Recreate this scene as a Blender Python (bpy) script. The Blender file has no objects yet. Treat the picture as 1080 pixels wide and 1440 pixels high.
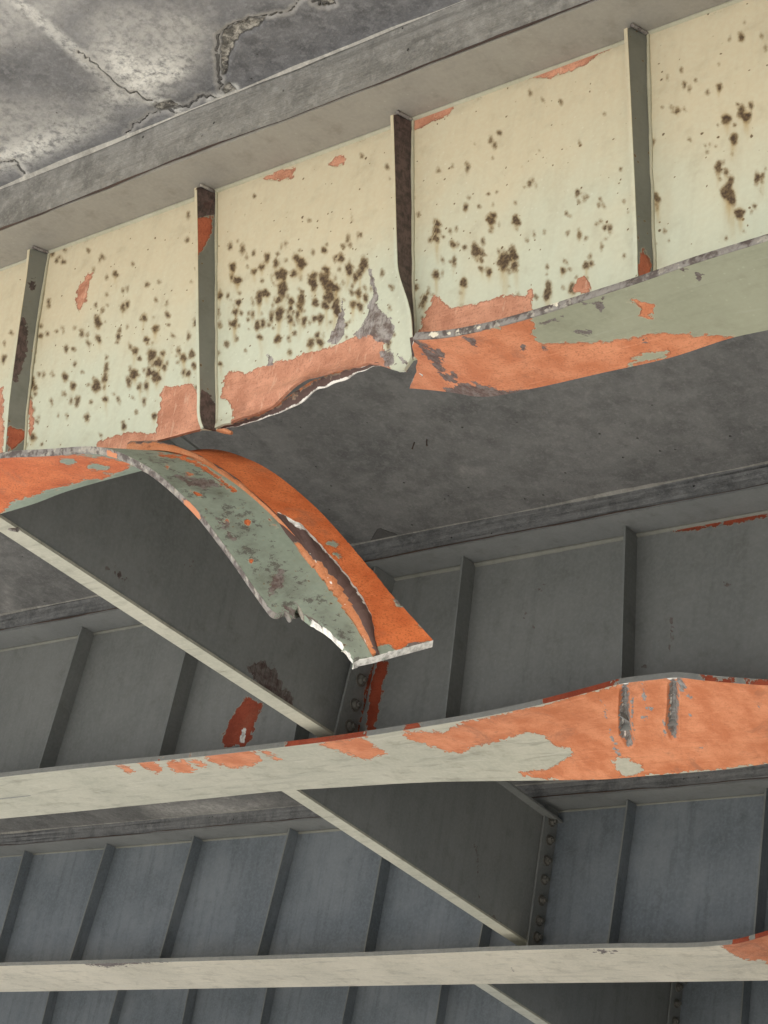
import bpy, math, random
import numpy as np
from mathutils import Matrix, Vector

random.seed(7); rng = np.random.default_rng(7)
sc = bpy.context.scene
COL = sc.collection

# ------------------------------------------------------------------ camera
CAMZ = 1.6
FPX = 2777.6
R_ = np.array([0.76854017, 0.6203479, 0.15657105])
U_ = np.array([0.16117782, -0.42454823, 0.89094361])
F_ = np.array([-0.61916696, 0.65949017, 0.42626869])
cam_d = bpy.data.cameras.new('camera'); cam = bpy.data.objects.new('camera', cam_d); COL.objects.link(cam)
M = Matrix.Identity(4)
for i in range(3):
    M[i][0] = R_[i]; M[i][1] = U_[i]; M[i][2] = -F_[i]
M[2][3] = CAMZ
cam.matrix_world = M
cam_d.sensor_fit = 'VERTICAL'; cam_d.sensor_height = 36.0; cam_d.sensor_width = 27.0
cam_d.lens = FPX / 1440 * 36.0
cam_d.clip_start = 0.05; cam_d.clip_end = 3000
sc.camera = cam

# ------------------------------------------------------------------ sky and sun
SUN_EL, SUN_AZ = math.radians(33), math.radians(163)     # azimuth of the sun seen from the bridge, from +Y towards +X
w = bpy.data.worlds.new('World'); sc.world = w; w.use_nodes = True
wn = w.node_tree.nodes; wl = w.node_tree.links
bg = wn['Background']; sky = wn.new('ShaderNodeTexSky'); sky.sky_type = 'NISHITA'; sky.sun_disc = False
sky.sun_elevation = SUN_EL; sky.sun_rotation = SUN_AZ; sky.dust_density = 1.6; sky.air_density = 1.0
wl.new(sky.outputs[0], bg.inputs[0]); bg.inputs[1].default_value = 0.15
sd = bpy.data.lights.new('sun', 'SUN'); sd.energy = 4.6; sd.angle = math.radians(0.53); sd.color = (1.0, 0.95, 0.865)
so = bpy.data.objects.new('sun', sd); COL.objects.link(so)
sdir = Vector((math.sin(SUN_AZ) * math.cos(SUN_EL), math.cos(SUN_AZ) * math.cos(SUN_EL), math.sin(SUN_EL)))
so.rotation_euler = sdir.to_track_quat('Z', 'Y').to_euler(); so.location = (0, -10, 30)
sc.view_settings.view_transform = 'Standard'; sc.view_settings.look = 'None'
sc.view_settings.exposure = 1.27; sc.view_settings.gamma = 1.0; sc.view_settings.use_curve_mapping = False
sc.cycles.max_bounces = 5; sc.cycles.diffuse_bounces = 4; sc.cycles.glossy_bounces = 2; sc.cycles.caustics_reflective = False

# ------------------------------------------------------------------ survey helpers: sight lines met with real planes
def ray(px, py): return F_ + (px - 540) / FPX * R_ - (py - 720) / FPX * U_
def UY(px, py, y):
    v = ray(px, py); p = v * (y / v[1]); return np.array([p[0], p[1], p[2] + CAMZ])
def UZ(px, py, z):
    v = ray(px, py); p = v * ((z - CAMZ) / v[2]); return np.array([p[0], p[1], p[2] + CAMZ])
def UPL(px, py, A, B):                              # meet with the vertical plane through A and B
    d = B - A; n = np.array([d[1], -d[0], 0.0]); v = ray(px, py)
    o = np.array([0, 0, CAMZ]); t = n @ (A - o) / (n @ v); return o + v * t
def survey(co):
    q = co - np.array([0, 0, CAMZ]); z = np.maximum(q @ F_, 0.2)
    return np.stack([540 + FPX * (q @ R_) / z, 720 - FPX * (q @ U_) / z], -1)
def sdf_poly(pts, poly):
    poly = np.asarray(poly, float); d = np.full(len(pts), 1e9); ins = np.zeros(len(pts), bool)
    for a, b in zip(poly, np.roll(poly, -1, 0)):
        e = b - a; wv = pts - a; t = np.clip((wv @ e) / (e @ e + 1e-9), 0, 1)
        d = np.minimum(d, np.hypot(*(wv - t[:, None] * e).T))
        c = (a[1] > pts[:, 1]) != (b[1] > pts[:, 1])
        ins ^= c & (pts[:, 0] < (b[0] - a[0]) * (pts[:, 1] - a[1]) / (b[1] - a[1] + 1e-12) + a[0])
    return np.where(ins, d, -d)
def sdf_line(pts, line):                            # distance to a polyline with a half-width per point
    d = np.full(len(pts), -1e9); line = np.asarray(line, float)
    for a, b in zip(line[:-1], line[1:]):
        e = b[:2] - a[:2]; wv = pts - a[:2]; t = np.clip((wv @ e) / (e @ e + 1e-9), 0, 1)
        d = np.maximum(d, a[2] + t * (b[2] - a[2]) - np.hypot(*(wv - t[:, None] * e).T))
    return d
def wander(line, amp=2.0, k=6, seed=1):
    r = np.random.default_rng(seed); L = np.asarray(line, float); out = []
    for a, b in zip(L[:-1], L[1:]):
        for t in np.arange(k) / k: out.append(a + (b - a) * t + np.append(r.normal(0, amp, 2) * (t > 0), (a[2] * .5) * r.normal(0, .6)))
    out.append(L[-1]); out = np.array(out); out[:, 2] = np.maximum(out[:, 2], .15); return out
def union(pts, shapes, s, wiggle=False):
    d = np.full(len(pts), -400.0)
    for sh in shapes:
        if wiggle: sh = wander(sh, seed=len(sh) + int(sh[0][0]))
        d = np.maximum(d, sdf_line(pts, sh) if len(sh[0]) == 3 else sdf_poly(pts, sh))
    return d * s
def catmull(P, n):
    return resample(P, n)
def resample(P, n):
    P = np.asarray(P, float); t = np.concatenate([[0], np.cumsum(np.linalg.norm(np.diff(P, axis=0), axis=1))]); u = np.linspace(0, t[-1], n)
    Q = np.stack([np.interp(u, t, P[:, k]) for k in range(3)], -1); k = max(1, n // 24); pad = np.vstack([np.repeat(Q[:1], k, 0), Q, np.repeat(Q[-1:], k, 0)])
    S = np.stack([np.convolve(pad[:, c], np.ones(2 * k + 1) / (2 * k + 1), 'valid') for c in range(3)], -1); S[0] = P[0]; S[-1] = P[-1]; return S
def jag(n, amp, k=3, seed=0):
    r = np.random.default_rng(seed); x = np.zeros(n)
    for o in range(k):
        m = max(2, int(n / (2 ** o * 4)) + 2) if o else max(2, n // 16 + 2)
        m = max(2, (n // 20 + 2) * 2 ** o); x += np.interp(np.linspace(0, m - 1, n), np.arange(m), r.normal(0, 1, m)) * amp / 1.7 ** o
    return x

# ------------------------------------------------------------------ object helpers
ROOTLOC = {}
def thing(name, loc, label, cat, group=None, kind=None):
    o = bpy.data.objects.new(name, None); COL.objects.link(o); o.location = loc; o.empty_display_size = .2
    o['label'] = label
    if cat: o['category'] = cat
    if group: o['group'] = group
    if kind: o['kind'] = kind
    ROOTLOC[o.name] = np.array(loc, float); return o
def offset_of(parent): return ROOTLOC.get(parent.name, np.zeros(3)) if parent else np.zeros(3)
ATTRS = ('peel', 'bare', 'white', 'spot', 'streak', 'dirt', 'speck', 'crack')
DEF = dict(peel=-1., bare=-1., white=-1., spot=-1., streak=0., dirt=0., speck=0., crack=-1.)
def mesh(name, V, Fc, mat, parent=None, attrs=None, smooth=False, used=('peel', 'bare', 'white', 'spot')):
    off = offset_of(parent); V = np.asarray(V, float)
    me = bpy.data.meshes.new(name)
    me.from_pydata((V - off).tolist(), [], [list(map(int, f)) for f in Fc] if not isinstance(Fc, np.ndarray) else Fc.tolist())
    A = dict(attrs or {})
    for k in used:
        if k not in A: A[k] = np.full(len(V), DEF[k])
    for k, v in A.items():
        at = me.attributes.new(k, 'FLOAT', 'POINT'); at.data.foreach_set('value', np.asarray(v, np.float32))
    if smooth: me.polygons.foreach_set('use_smooth', np.ones(len(me.polygons), bool))
    me.update()
    o = bpy.data.objects.new(name, me); COL.objects.link(o); me.materials.append(mat)
    if parent:
        o.parent = parent; ROOTLOC[o.name] = off
    return o
def solid_grid(A, B):
    """closed sheet between two grids A (seen side) and B (back) of shape (n,m,3)"""
    n, m = A.shape[:2]; V = np.vstack([A.reshape(-1, 3), B.reshape(-1, 3)]); N = n * m
    i, j = np.meshgrid(np.arange(n - 1), np.arange(m - 1), indexing='ij'); a = (i * m + j).ravel()
    f1 = np.stack([a, a + 1, a + m + 1, a + m], 1); f2 = np.stack([a, a + m, a + m + 1, a + 1], 1) + N
    rim = np.concatenate([np.arange(m - 1), np.arange(n - 1) * m + m - 1, (n - 1) * m + np.arange(m - 1, 0, -1), np.arange(n - 1, 0, -1) * m])
    rn = np.roll(rim, -1); sk = np.stack([rim, rim + N, rn + N, rn], 1)
    return V, np.vstack([f1, f2, sk])
def box(lo, hi):
    lo = np.asarray(lo, float); hi = np.asarray(hi, float)
    V = np.array([[(lo, hi)[i & 1][0], (lo, hi)[i >> 1 & 1][1], (lo, hi)[i >> 2][2]] for i in range(8)])
    return V, [[0, 2, 3, 1], [4, 5, 7, 6], [0, 1, 5, 4], [2, 6, 7, 3], [0, 4, 6, 2], [1, 3, 7, 5]]
def prism(profA, profB):
    n = len(profA); V = np.vstack([profA, profB])
    return V, [list(range(n))[::-1], list(range(n, 2 * n))] + [[i, (i + 1) % n, n + (i + 1) % n, n + i] for i in range(n)]
def tube(P, r, k=8):
    P = np.asarray(P, float); rr = np.broadcast_to(r, len(P)); V = []; Fc = []
    for i, p in enumerate(P):
        t = P[min(i + 1, len(P) - 1)] - P[max(i - 1, 0)]; t /= np.linalg.norm(t)
        a = np.cross(t, [0.3, .5, .81]); a /= np.linalg.norm(a); b = np.cross(t, a)
        for q in range(k): V.append(p + rr[i] * (math.cos(q * 2 * math.pi / k) * a + math.sin(q * 2 * math.pi / k) * b))
    for i in range(len(P) - 1):
        for q in range(k): Fc.append([i * k + q, i * k + (q + 1) % k, (i + 1) * k + (q + 1) % k, (i + 1) * k + q])
    Fc += [list(range(k))[::-1], list(range((len(P) - 1) * k, len(P) * k))]
    return np.array(V), Fc

# ------------------------------------------------------------------ materials
class G:
    def __init__(s, name):
        s.m = bpy.data.materials.new(name); s.m.use_nodes = True; s.t = s.m.node_tree; s.n = s.t.nodes; s.l = s.t.links
        s.b = s.n['Principled BSDF']; s.tc = s.n.new('ShaderNodeTexCoord').outputs['Object']
    def put(s, sock, v):
        if hasattr(v, 'is_linked'): s.l.new(v, sock)
        elif isinstance(v, (tuple, list)): sock.default_value = tuple(v) + ((1,) if len(v) == 3 and len(sock.default_value) == 4 else ())
        else: sock.default_value = v
    def math(s, op, a, b=0.0, c=0.0, clamp=False):
        x = s.n.new('ShaderNodeMath'); x.operation = op; x.use_clamp = clamp
        for i, v in enumerate((a, b, c)): s.put(x.inputs[i], v)
        return x.outputs[0]
    def mix(s, f, a, b, mode='MIX'):
        x = s.n.new('ShaderNodeMix'); x.data_type = 'RGBA'; x.blend_type = mode; x.clamp_factor = True
        s.put(x.inputs[0], f); s.put(x.inputs[6], a); s.put(x.inputs[7], b); return x.outputs[2]
    def step(s, v, lo, hi, a=0.0, b=1.0):
        x = s.n.new('ShaderNodeMapRange'); x.interpolation_type = 'SMOOTHSTEP'
        for i, q in enumerate((v, lo, hi, a, b)): s.put(x.inputs[i], q)
        return x.outputs[0]
    def scale(s, sx, sy, sz, rot=(0, 0, 0)):
        x = s.n.new('ShaderNodeMapping'); s.l.new(s.tc, x.inputs[0]); x.inputs['Scale'].default_value = (sx, sy, sz); x.inputs['Rotation'].default_value = rot
        return x.outputs[0]
    def noise(s, sc_, det=4, rough=.55, vec=None, dist=0.0):
        x = s.n.new('ShaderNodeTexNoise'); s.l.new(vec or s.tc, x.inputs['Vector'])
        x.inputs['Scale'].default_value = sc_; x.inputs['Detail'].default_value = det; x.inputs['Roughness'].default_value = rough; x.inputs['Distortion'].default_value = dist
        return x.outputs['Fac']
    def vor(s, sc_, feat='F1', out='Distance', vec=None, rnd=1.0):
        x = s.n.new('ShaderNodeTexVoronoi'); x.feature = feat; s.l.new(vec or s.tc, x.inputs['Vector']); x.inputs['Scale'].default_value = sc_
        x.inputs['Randomness'].default_value = rnd; s.last = x; return x.outputs[out]
    def attr(s, name):
        x = s.n.new('ShaderNodeAttribute'); x.attribute_name = name; return x.outputs['Fac']
    def bump(s, h, dist, strength=1.0, normal=None):
        x = s.n.new('ShaderNodeBump'); s.l.new(h, x.inputs['Height']); x.inputs['Distance'].default_value = dist; x.inputs['Strength'].default_value = strength
        if normal: s.l.new(normal, x.inputs['Normal'])
        return x.outputs[0]

ORANGE = (0.61, 0.20, 0.082); ORANGE2 = (0.66, 0.27, 0.135)
def paint(name, c1, c2, var=.25, attrs=True, primer=(ORANGE, ORANGE2), rough=.62, streaks=.25, speck=False, edge=.012, pale=None, grime=.3, scuff=0.0, plane=(1, 1, 1), scratch=0.0, barec=((.095, .06, .05), (.18, .155, .14)), grain=.45):
    g = G(name)
    big = g.noise(1.7, 5, .6); fine = g.noise(60, 3, .6); mid = g.noise(9, 5, .6)
    ver = g.noise(3.0, 4, .6, g.scale(6, 6, .5))
    hue = big
    if plane == (1, 0, 1):                          # beige paint near the top of the web, greener lower down
        sx = g.n.new('ShaderNodeSeparateXYZ'); g.l.new(g.tc, sx.inputs[0]); hue = g.math('ADD', g.math('MULTIPLY', big, .6), g.step(sx.outputs[2], 1.05, .0, 0, .38))
    col = g.mix(g.step(hue, .32, .68), c1, c2)
    col = g.mix(g.math('MULTIPLY', g.step(ver, .45, .75), streaks), col, tuple(x * .72 for x in c1), 'MIX')
    col = g.mix(g.math('MULTIPLY', g.step(mid, .5, .78), grime), col, (c1[0] * .5, c1[1] * .47, c1[2] * .42))
    col = g.mix(g.math('MULTIPLY', g.step(fine, .35, .75), var), col, tuple(min(.9, x * 1.25) for x in c2))
    if scuff:
        sf = g.noise(2.6, 5, .65, g.scale(1.2, 9, 3, (0, 0, .12)), .6)
        col = g.mix(g.math('MULTIPLY', g.step(sf, .52, .7), scuff), col, tuple(x * .55 for x in c1))
        sf2 = g.noise(3.6, 5, .7, g.scale(1.0, 12, 4, (0, 0, -.2)), .8)
        col = g.mix(g.math('MULTIPLY', g.step(sf2, .58, .64), scuff * .6), col, (.62, .6, .52))
    lt = g.math('MULTIPLY', g.step(g.vor(30), .16, .06), g.step(big, .45, .6)); col = g.mix(g.math('MULTIPLY', lt, .22), col, tuple(min(.8, x * 1.7) for x in c2))
    h = g.math('MULTIPLY', fine, .2)
    # small rust specks everywhere
    if speck:
        for scl, thr, amt, dn in ((33, .18, .9, .10), (62, .24, .8, .12)):
            wv = g.n.new('ShaderNodeVectorMath'); wv.operation = 'ADD'; g.l.new(g.scale(*plane), wv.inputs[0])
            nz = g.n.new('ShaderNodeTexNoise'); nz.inputs['Scale'].default_value = 45; g.l.new(g.tc, nz.inputs['Vector'])
            sv = g.n.new('ShaderNodeVectorMath'); sv.operation = 'SCALE'; g.l.new(nz.outputs['Color'], sv.inputs[0]); sv.inputs['Scale'].default_value = .014
            ml = g.n.new('ShaderNodeVectorMath'); ml.operation = 'MULTIPLY'; g.l.new(sv.outputs[0], ml.inputs[0]); ml.inputs[1].default_value = plane
            g.l.new(ml.outputs[0], wv.inputs[1])
            d = g.vor(scl, vec=wv.outputs[0]); cc = g.last.outputs['Color']
            sep = g.n.new('ShaderNodeSeparateColor'); g.l.new(cc, sep.inputs[0])
            on = g.math('GREATER_THAN', sep.outputs[0], g.math('SUBTRACT', 1.0, g.math('MULTIPLY', g.attr('speck'), dn)))
            r = g.math('MULTIPLY', g.math('ADD', g.math('MULTIPLY', sep.outputs[1], .75), .25), thr)
            msk = g.math('MULTIPLY', g.step(g.math('SUBTRACT', r, d), -.015, .02), on)
            halo = g.math('MULTIPLY', g.step(g.math('SUBTRACT', r, d), -.14, .0), on)
            col = g.mix(g.math('MULTIPLY', halo, .28), col, (.36, .27, .13))
            col = g.mix(g.math('MULTIPLY', msk, amt), col, (.115, .07, .034))
    if attrs:
        n1 = g.noise(34, 5, .65); n2 = g.noise(11, 4, .6)
        wob = g.math('ADD', g.math('MULTIPLY', g.math('SUBTRACT', n1, .5), edge * 3.0), g.math('MULTIPLY', g.math('SUBTRACT', n2, .5), edge * 1.8))
        g.vor(42); chip = g.n.new('ShaderNodeSeparateColor'); g.l.new(g.last.outputs['Color'], chip.inputs[0])
        wobc = g.math('ADD', wob, g.math('MULTIPLY', g.math('SUBTRACT', chip.outputs[0], .5), edge * .75))
        if speck:
            stk = g.math('MULTIPLY', g.attr('streak'), g.step(g.noise(4, 4, .6, g.scale(9, 9, 1.2)), .25, .7, .35, 1.0))
            col = g.mix(g.math('MULTIPLY', stk, .95, clamp=True), col, (.38, .25, .085))
            sp = g.math('ADD', g.attr('spot'), g.math('MULTIPLY', g.math('ADD', wob, -.0008), .72))
            col = g.mix(g.step(sp, -.010, .002, 0, .78), col, (.21, .135, .055))
            core = g.step(sp, -.003, .0045)
            col = g.mix(g.math('MULTIPLY', core, g.step(g.noise(90, 2, .6), .36, .6, .55, .97)), col, (.062, .038, .023))
            h = h
        da = g.attr('dirt'); dirt = g.math('MULTIPLY', da, g.step(mid, .3, .65, .2, .7))
        col = g.mix(dirt, col, (.075, .065, .055))
        pat = g.math('ADD', g.noise(22, 6, .78), g.math('MULTIPLY', da, .16)); col = g.mix(g.math('MULTIPLY', g.step(pat, .615, .665), g.step(da, .1, .4, 0, .75)), col, (.068, .055, .048))
        pe = g.math('ADD', g.attr('peel'), wobc); pm = g.step(pe, -.0012, .0012)
        scr = g.noise(3.2, 5, .65, g.scale(1.6, 22, 22, (.0, .0, .06)))
        pc = g.mix(g.step(mid, .3, .7), tuple(x * .88 for x in primer[0]), tuple(min(.9, x * 1.08) for x in primer[1]))
        pc = g.mix(g.math('MULTIPLY', g.step(scr, .52, .72), .3), pc, tuple(x * .6 for x in primer[0])); pc = g.mix(g.math('MULTIPLY', g.step(scr, .42, .32), .25), pc, tuple(min(.9, x * 1.35 + .05) for x in primer[1]))
        pc = g.mix(g.math('MULTIPLY', g.step(g.noise(4.5, 6, .7, dist=.8), .54, .68), .5), pc, (.28, .12, .07))
        pc = g.mix(g.math('MULTIPLY', g.step(fine, .62, .78), .45), pc, tuple(x * .45 for x in primer[0]))
        pc = g.mix(g.math('MULTIPLY', g.step(big, .55, .75), .3), pc, tuple(x * .7 for x in primer[0]))
        pc = g.mix(g.math('MULTIPLY', g.step(g.noise(130, 2, .7), .5, .68), grain), pc, tuple(x * .5 for x in primer[0]))
        rim = g.math('MULTIPLY', g.step(pe, -.007, -.0012), g.step(pe, .0045, .0012, 1, 1))
        col = g.mix(g.math('MULTIPLY', g.step(pe, -.006, 0), .3), col, (.60, .52, .36))
        col = g.mix(pm, col, pc)
        lsc = g.noise(2.2, 3, .6, g.scale(30, 9, 5, (.2, .7, .4))); pc2 = None
        col = g.mix(g.math('MULTIPLY', g.math('MULTIPLY', pm, g.step(lsc, .61, .65)), scratch), col, (.70, .50, .36))
        rimi = g.math('MULTIPLY', pm, g.step(pe, .006, .0005)); col = g.mix(g.math('MULTIPLY', rimi, .5), col, (.16, .055, .03))
        h = g.math('SUBTRACT', h, g.math('MULTIPLY', g.step(g.attr('peel'), -.0015, .0015), 1.2))
        ba = g.math('ADD', g.attr('bare'), g.math('MULTIPLY', wobc, 1.1)); bm_ = g.step(ba, -.0015, .0015)
        bc = g.mix(g.step(n1, .36, .62), barec[0], barec[1]); bc = g.mix(g.math('MULTIPLY', g.step(g.noise(5, 4, .65, g.scale(22, 22, 2)), .5, .66), .6), bc, tuple(x * .45 for x in barec[0]))
        col = g.mix(g.math('MULTIPLY', bm_, .96), col, bc); h = h
        wh = g.step(g.math('ADD', g.attr('white'), g.math('MULTIPLY', wob, .5)), -.001, .001)
        col = g.mix(wh, col, g.mix(g.step(n1, .35, .6), (.42, .40, .36), (.80, .78, .72)))
    g.l.new(col, g.b.inputs['Base Color']); g.b.inputs['Roughness'].default_value = rough; g.b.inputs['Specular IOR Level'].default_value = .3
    hh = g.math('ADD', h, g.math('MULTIPLY', g.noise(14, 2, .6), .5))
    g.l.new(g.bump(hh, .0022, .8), g.b.inputs['Normal'])
    return g.m

def concrete(name, c1, c2, board=0.0, cracks=0.0, efflor=True, boarddir=(2, 40, 40), lipf=.5, rough=1.0):
    g = G(name); big = g.noise(1.1, 6, .65, dist=.4); mid = g.noise(7, 6, .65); fine = g.noise(75, 4, .7)
    col = g.mix(g.step(big, .35, .65), c1, c2)
    col = g.mix(g.math('MULTIPLY', g.step(mid, .42, .66), .6 * rough), col, tuple(x * .5 for x in c1))
    col = g.mix(g.math('MULTIPLY', g.step(g.noise(21, 4, .7), .48, .68), .4 * rough), col, tuple(min(.8, x * 1.45) for x in c2))
    col = g.mix(g.math('MULTIPLY', g.step(fine, .45, .8), .35), col, tuple(min(.8, x * 1.6) for x in c2))
    pits = g.math('MULTIPLY', g.step(g.vor(16), .10, .05), g.step(g.noise(5, 2), .52, .6)); col = g.mix(g.math('MULTIPLY', pits, .75), col, (.03, .028, .025))
    h = g.math('ADD', g.math('MULTIPLY', mid, .8), g.math('MULTIPLY', fine, .35)); h = g.math('SUBTRACT', h, pits)
    if board:
        bn = g.noise(1.6, 5, .7, g.scale(*boarddir), .3); col = g.mix(g.math('MULTIPLY', g.step(bn, .48, .62), board), col, tuple(x * .42 for x in c1)); h = g.math('ADD', h, g.math('MULTIPLY', bn, .45))
    if cracks:
        wv = g.n.new('ShaderNodeVectorMath'); wv.operation = 'ADD'; g.l.new(g.tc, wv.inputs[0])
        nz = g.n.new('ShaderNodeTexNoise'); nz.inputs['Scale'].default_value = 5; nz.inputs['Detail'].default_value = 5; g.l.new(g.tc, nz.inputs['Vector'])
        sv = g.n.new('ShaderNodeVectorMath'); sv.operation = 'SCALE'; g.l.new(nz.outputs['Color'], sv.inputs[0]); sv.inputs['Scale'].default_value = .3; g.l.new(sv.outputs[0], wv.inputs[1])
        ck = g.step(g.vor(3.2, 'DISTANCE_TO_EDGE', vec=wv.outputs[0]), .018, .004); ck = g.math('MULTIPLY', ck, g.step(g.noise(1.3, 3), .5, .62))
        col = g.mix(g.math('MULTIPLY', ck, cracks), col, (.018, .017, .016)); h = g.math('SUBTRACT', h, g.math('MULTIPLY', ck, 1.2))
    n1 = g.noise(26, 6, .7)
    if efflor:
        we = g.math('ADD', g.attr('white'), g.math('MULTIPLY', g.math('SUBTRACT', mid, .5), .22))
        wf = g.math('MULTIPLY', g.step(we, -.10, .07), g.step(n1, .30, .62, .35, 1.0))
        col = g.mix(g.math('MULTIPLY', wf, .85), col, (.47, .455, .42))
        hot = g.attr('streak'); col = g.mix(g.math('MULTIPLY', g.math('MULTIPLY', hot, g.step(n1, .34, .58)), .9), col, (.80, .78, .71))
        ck = g.math('ADD', g.attr('crack'), g.math('MULTIPLY', g.math('SUBTRACT', n1, .5), .009))
        lip = g.step(ck, -.018, -.004); col = g.mix(g.math('MULTIPLY', lip, lipf), col, (.46, .44, .40))
        cm = g.step(ck, -.0010, .0015); col = g.mix(g.math('MULTIPLY', cm, .65), col, (.06, .057, .053)); h = g.math('SUBTRACT', h, g.math('MULTIPLY', cm, 2.5))
        pe = g.step(g.math('ADD', g.attr('peel'), g.math('MULTIPLY', g.math('SUBTRACT', n1, .5), .03)), -.003, .004)   # spalls: broken pale aggregate
        col = g.mix(pe, col, g.mix(g.step(n1, .4, .62), (.16, .15, .13), (.58, .54, .46))); h = g.math('SUBTRACT', h, g.math('MULTIPLY', pe, g.math('MULTIPLY', n1, 5.0)))
    g.l.new(col, g.b.inputs['Base Color']); g.b.inputs['Roughness'].default_value = .92; g.b.inputs['Specular IOR Level'].default_value = .15
    h = g.math('ADD', h, g.math('MULTIPLY', g.noise(34, 3, .6), .7)); g.l.new(g.bump(h, .009, .9), g.b.inputs['Normal']); return g.m

def edge_paint():
    g = G('mottled_plate_edge'); a = g.noise(26, 3, .6); b = g.noise(70, 3, .6)
    col = g.mix(g.step(a, .40, .56), (.085, .065, .055), (.23, .21, .185)); col = g.mix(g.math('MULTIPLY', g.step(g.noise(24, 3, .65), .55, .62), .6), col, (.40, .37, .30))
    col = g.mix(g.math('MULTIPLY', g.step(b, .5, .7), .5), col, (.12, .10, .088))
    pe = g.step(g.math('ADD', g.attr('peel'), g.math('MULTIPLY', g.math('SUBTRACT', a, .5), .02)), -.001, .001); col = g.mix(pe, col, (.52, .20, .09))
    wh = g.step(g.math('ADD', g.attr('white'), g.math('MULTIPLY', g.math('SUBTRACT', b, .5), .02)), -.001, .001); col = g.mix(wh, col, (.66, .60, .47))
    g.l.new(col, g.b.inputs['Base Color']); g.b.inputs['Roughness'].default_value = .6; g.l.new(g.bump(b, .003, .8), g.b.inputs['Normal']); return g.m
m_face = paint('bleached_green_girder_paint', (.60, .525, .365), (.53, .55, .43), var=.2, speck=True, streaks=.22, edge=.010, grime=.28, scratch=.3, plane=(1, 0, 1), barec=((.12, .085, .075), (.34, .31, .29)), primer=((.49, .21, .125), (.59, .29, .185)))
m_stf = paint('shaded_grey_green_paint', (.165, .168, .14), (.195, .197, .165), var=.15, streaks=.2, edge=.010, speck=True, plane=(0, 1, 1), barec=((.055, .038, .034), (.12, .08, .07)), primer=((.36, .09, .045), (.42, .12, .06)))  # grey green darkened to stand in for shade on the stiffener sides
m_in = paint('dull_olive_grey_paint', (.200, .208, .196), (.242, .248, .234), var=.35, streaks=.35, primer=((.30, .055, .025), (.35, .075, .035)), edge=.016, grime=.3)
m_in_light = paint('faded_flange_paint', (.40, .395, .315), (.48, .465, .375), var=.3, streaks=.1, edge=.016, grime=.5, scuff=.5, barec=((.13, .135, .13), (.30, .31, .30)), grain=.25)
m_fl3 = paint('cream_flange_paint', (.55, .51, .40), (.67, .615, .485), var=.3, streaks=.1, edge=.016, grime=.5, scuff=.4)
m_in3 = paint('haze_tinted_girder_paint', (.160, .184, .200), (.238, .262, .278), var=.35, streaks=.5, primer=((.30, .055, .025), (.35, .075, .035)), edge=.016, grime=.3)  # blue lift in the paint stands in for haze over the far girders
m_fl1 = paint('green_flange_paint', (.29, .30, .205), (.33, .335, .235), var=.2, streaks=.1, edge=.014, grime=.3, scuff=.12)
m_rib = paint('torn_flange_green_paint', (.215, .26, .20), (.255, .30, .235), var=.3, streaks=.1, edge=.012, grime=.85, speck=True, grain=.75, primer=((.58, .135, .038), (.62, .18, .06)))
m_stub = paint('rusted_shaded_torn_steel', (.075, .045, .038), (.125, .08, .068), var=.3, streaks=.2, edge=.012, primer=((.55, .19, .07), (.50, .22, .11)))  # rust brown taken darker to paint deep shade inside the torn fold
m_edge = edge_paint()
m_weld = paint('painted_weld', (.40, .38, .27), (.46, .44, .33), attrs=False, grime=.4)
m_edgein = paint('inner_stiffener_edge', (.20, .21, .20), (.24, .25, .235), attrs=False, grime=.4)
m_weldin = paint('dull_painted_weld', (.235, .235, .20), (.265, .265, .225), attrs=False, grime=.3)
m_bolt = paint('painted_bolt', (.12, .115, .10), (.17, .16, .135), attrs=False)
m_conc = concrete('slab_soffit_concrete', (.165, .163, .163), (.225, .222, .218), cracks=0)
m_conc_in = concrete('dark_soffit_concrete', (.128, .128, .124), (.178, .176, .168), cracks=0, lipf=.0, rough=.7)  # darker, smoother concrete for the inner bays and slab core
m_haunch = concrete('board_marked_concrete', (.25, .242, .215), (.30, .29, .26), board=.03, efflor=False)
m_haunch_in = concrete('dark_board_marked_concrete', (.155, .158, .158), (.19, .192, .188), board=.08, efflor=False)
m_ridge = concrete('pale_mortar_fin', (.40, .38, .33), (.50, .475, .41), efflor=False)
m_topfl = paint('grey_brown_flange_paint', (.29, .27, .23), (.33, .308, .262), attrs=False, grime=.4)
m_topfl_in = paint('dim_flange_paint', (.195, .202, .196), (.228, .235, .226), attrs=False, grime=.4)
def plain(name, c1, c2, sc_, rough=.95):
    g = G(name); col = g.mix(g.noise(sc_, 2, .5), c1, c2); g.l.new(col, g.b.inputs['Base Color']); g.b.inputs['Roughness'].default_value = rough; g.b.inputs['Specular IOR Level'].default_value = .1; return g.m
m_ground = plain('pale_ground', (.47, .462, .445), (.54, .53, .51), .8)
m_shade_wall = plain('shade_wall_concrete', (.15, .145, .135), (.21, .20, .185), .6)
m_nail = paint('rusty_nail', (.05, .035, .03), (.09, .06, .045), attrs=False)

# ------------------------------------------------------------------ ground
V, Fc = box((-400, -400, -.3), (400, 400, 0)); g_ = mesh('ground', V, Fc, m_ground); g_['kind'] = 'structure'

V, Fc = box((1.5, 0.4, 0), (2.9, 17.0, 6.15)); ab = mesh('shade_wall', V, Fc, m_shade_wall); ab['label'] = 'plain grey concrete wall added out of view at right to hold back light'; ab['category'] = 'shade_wall'  # unseen wall added to keep light off the right-facing steel
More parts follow.
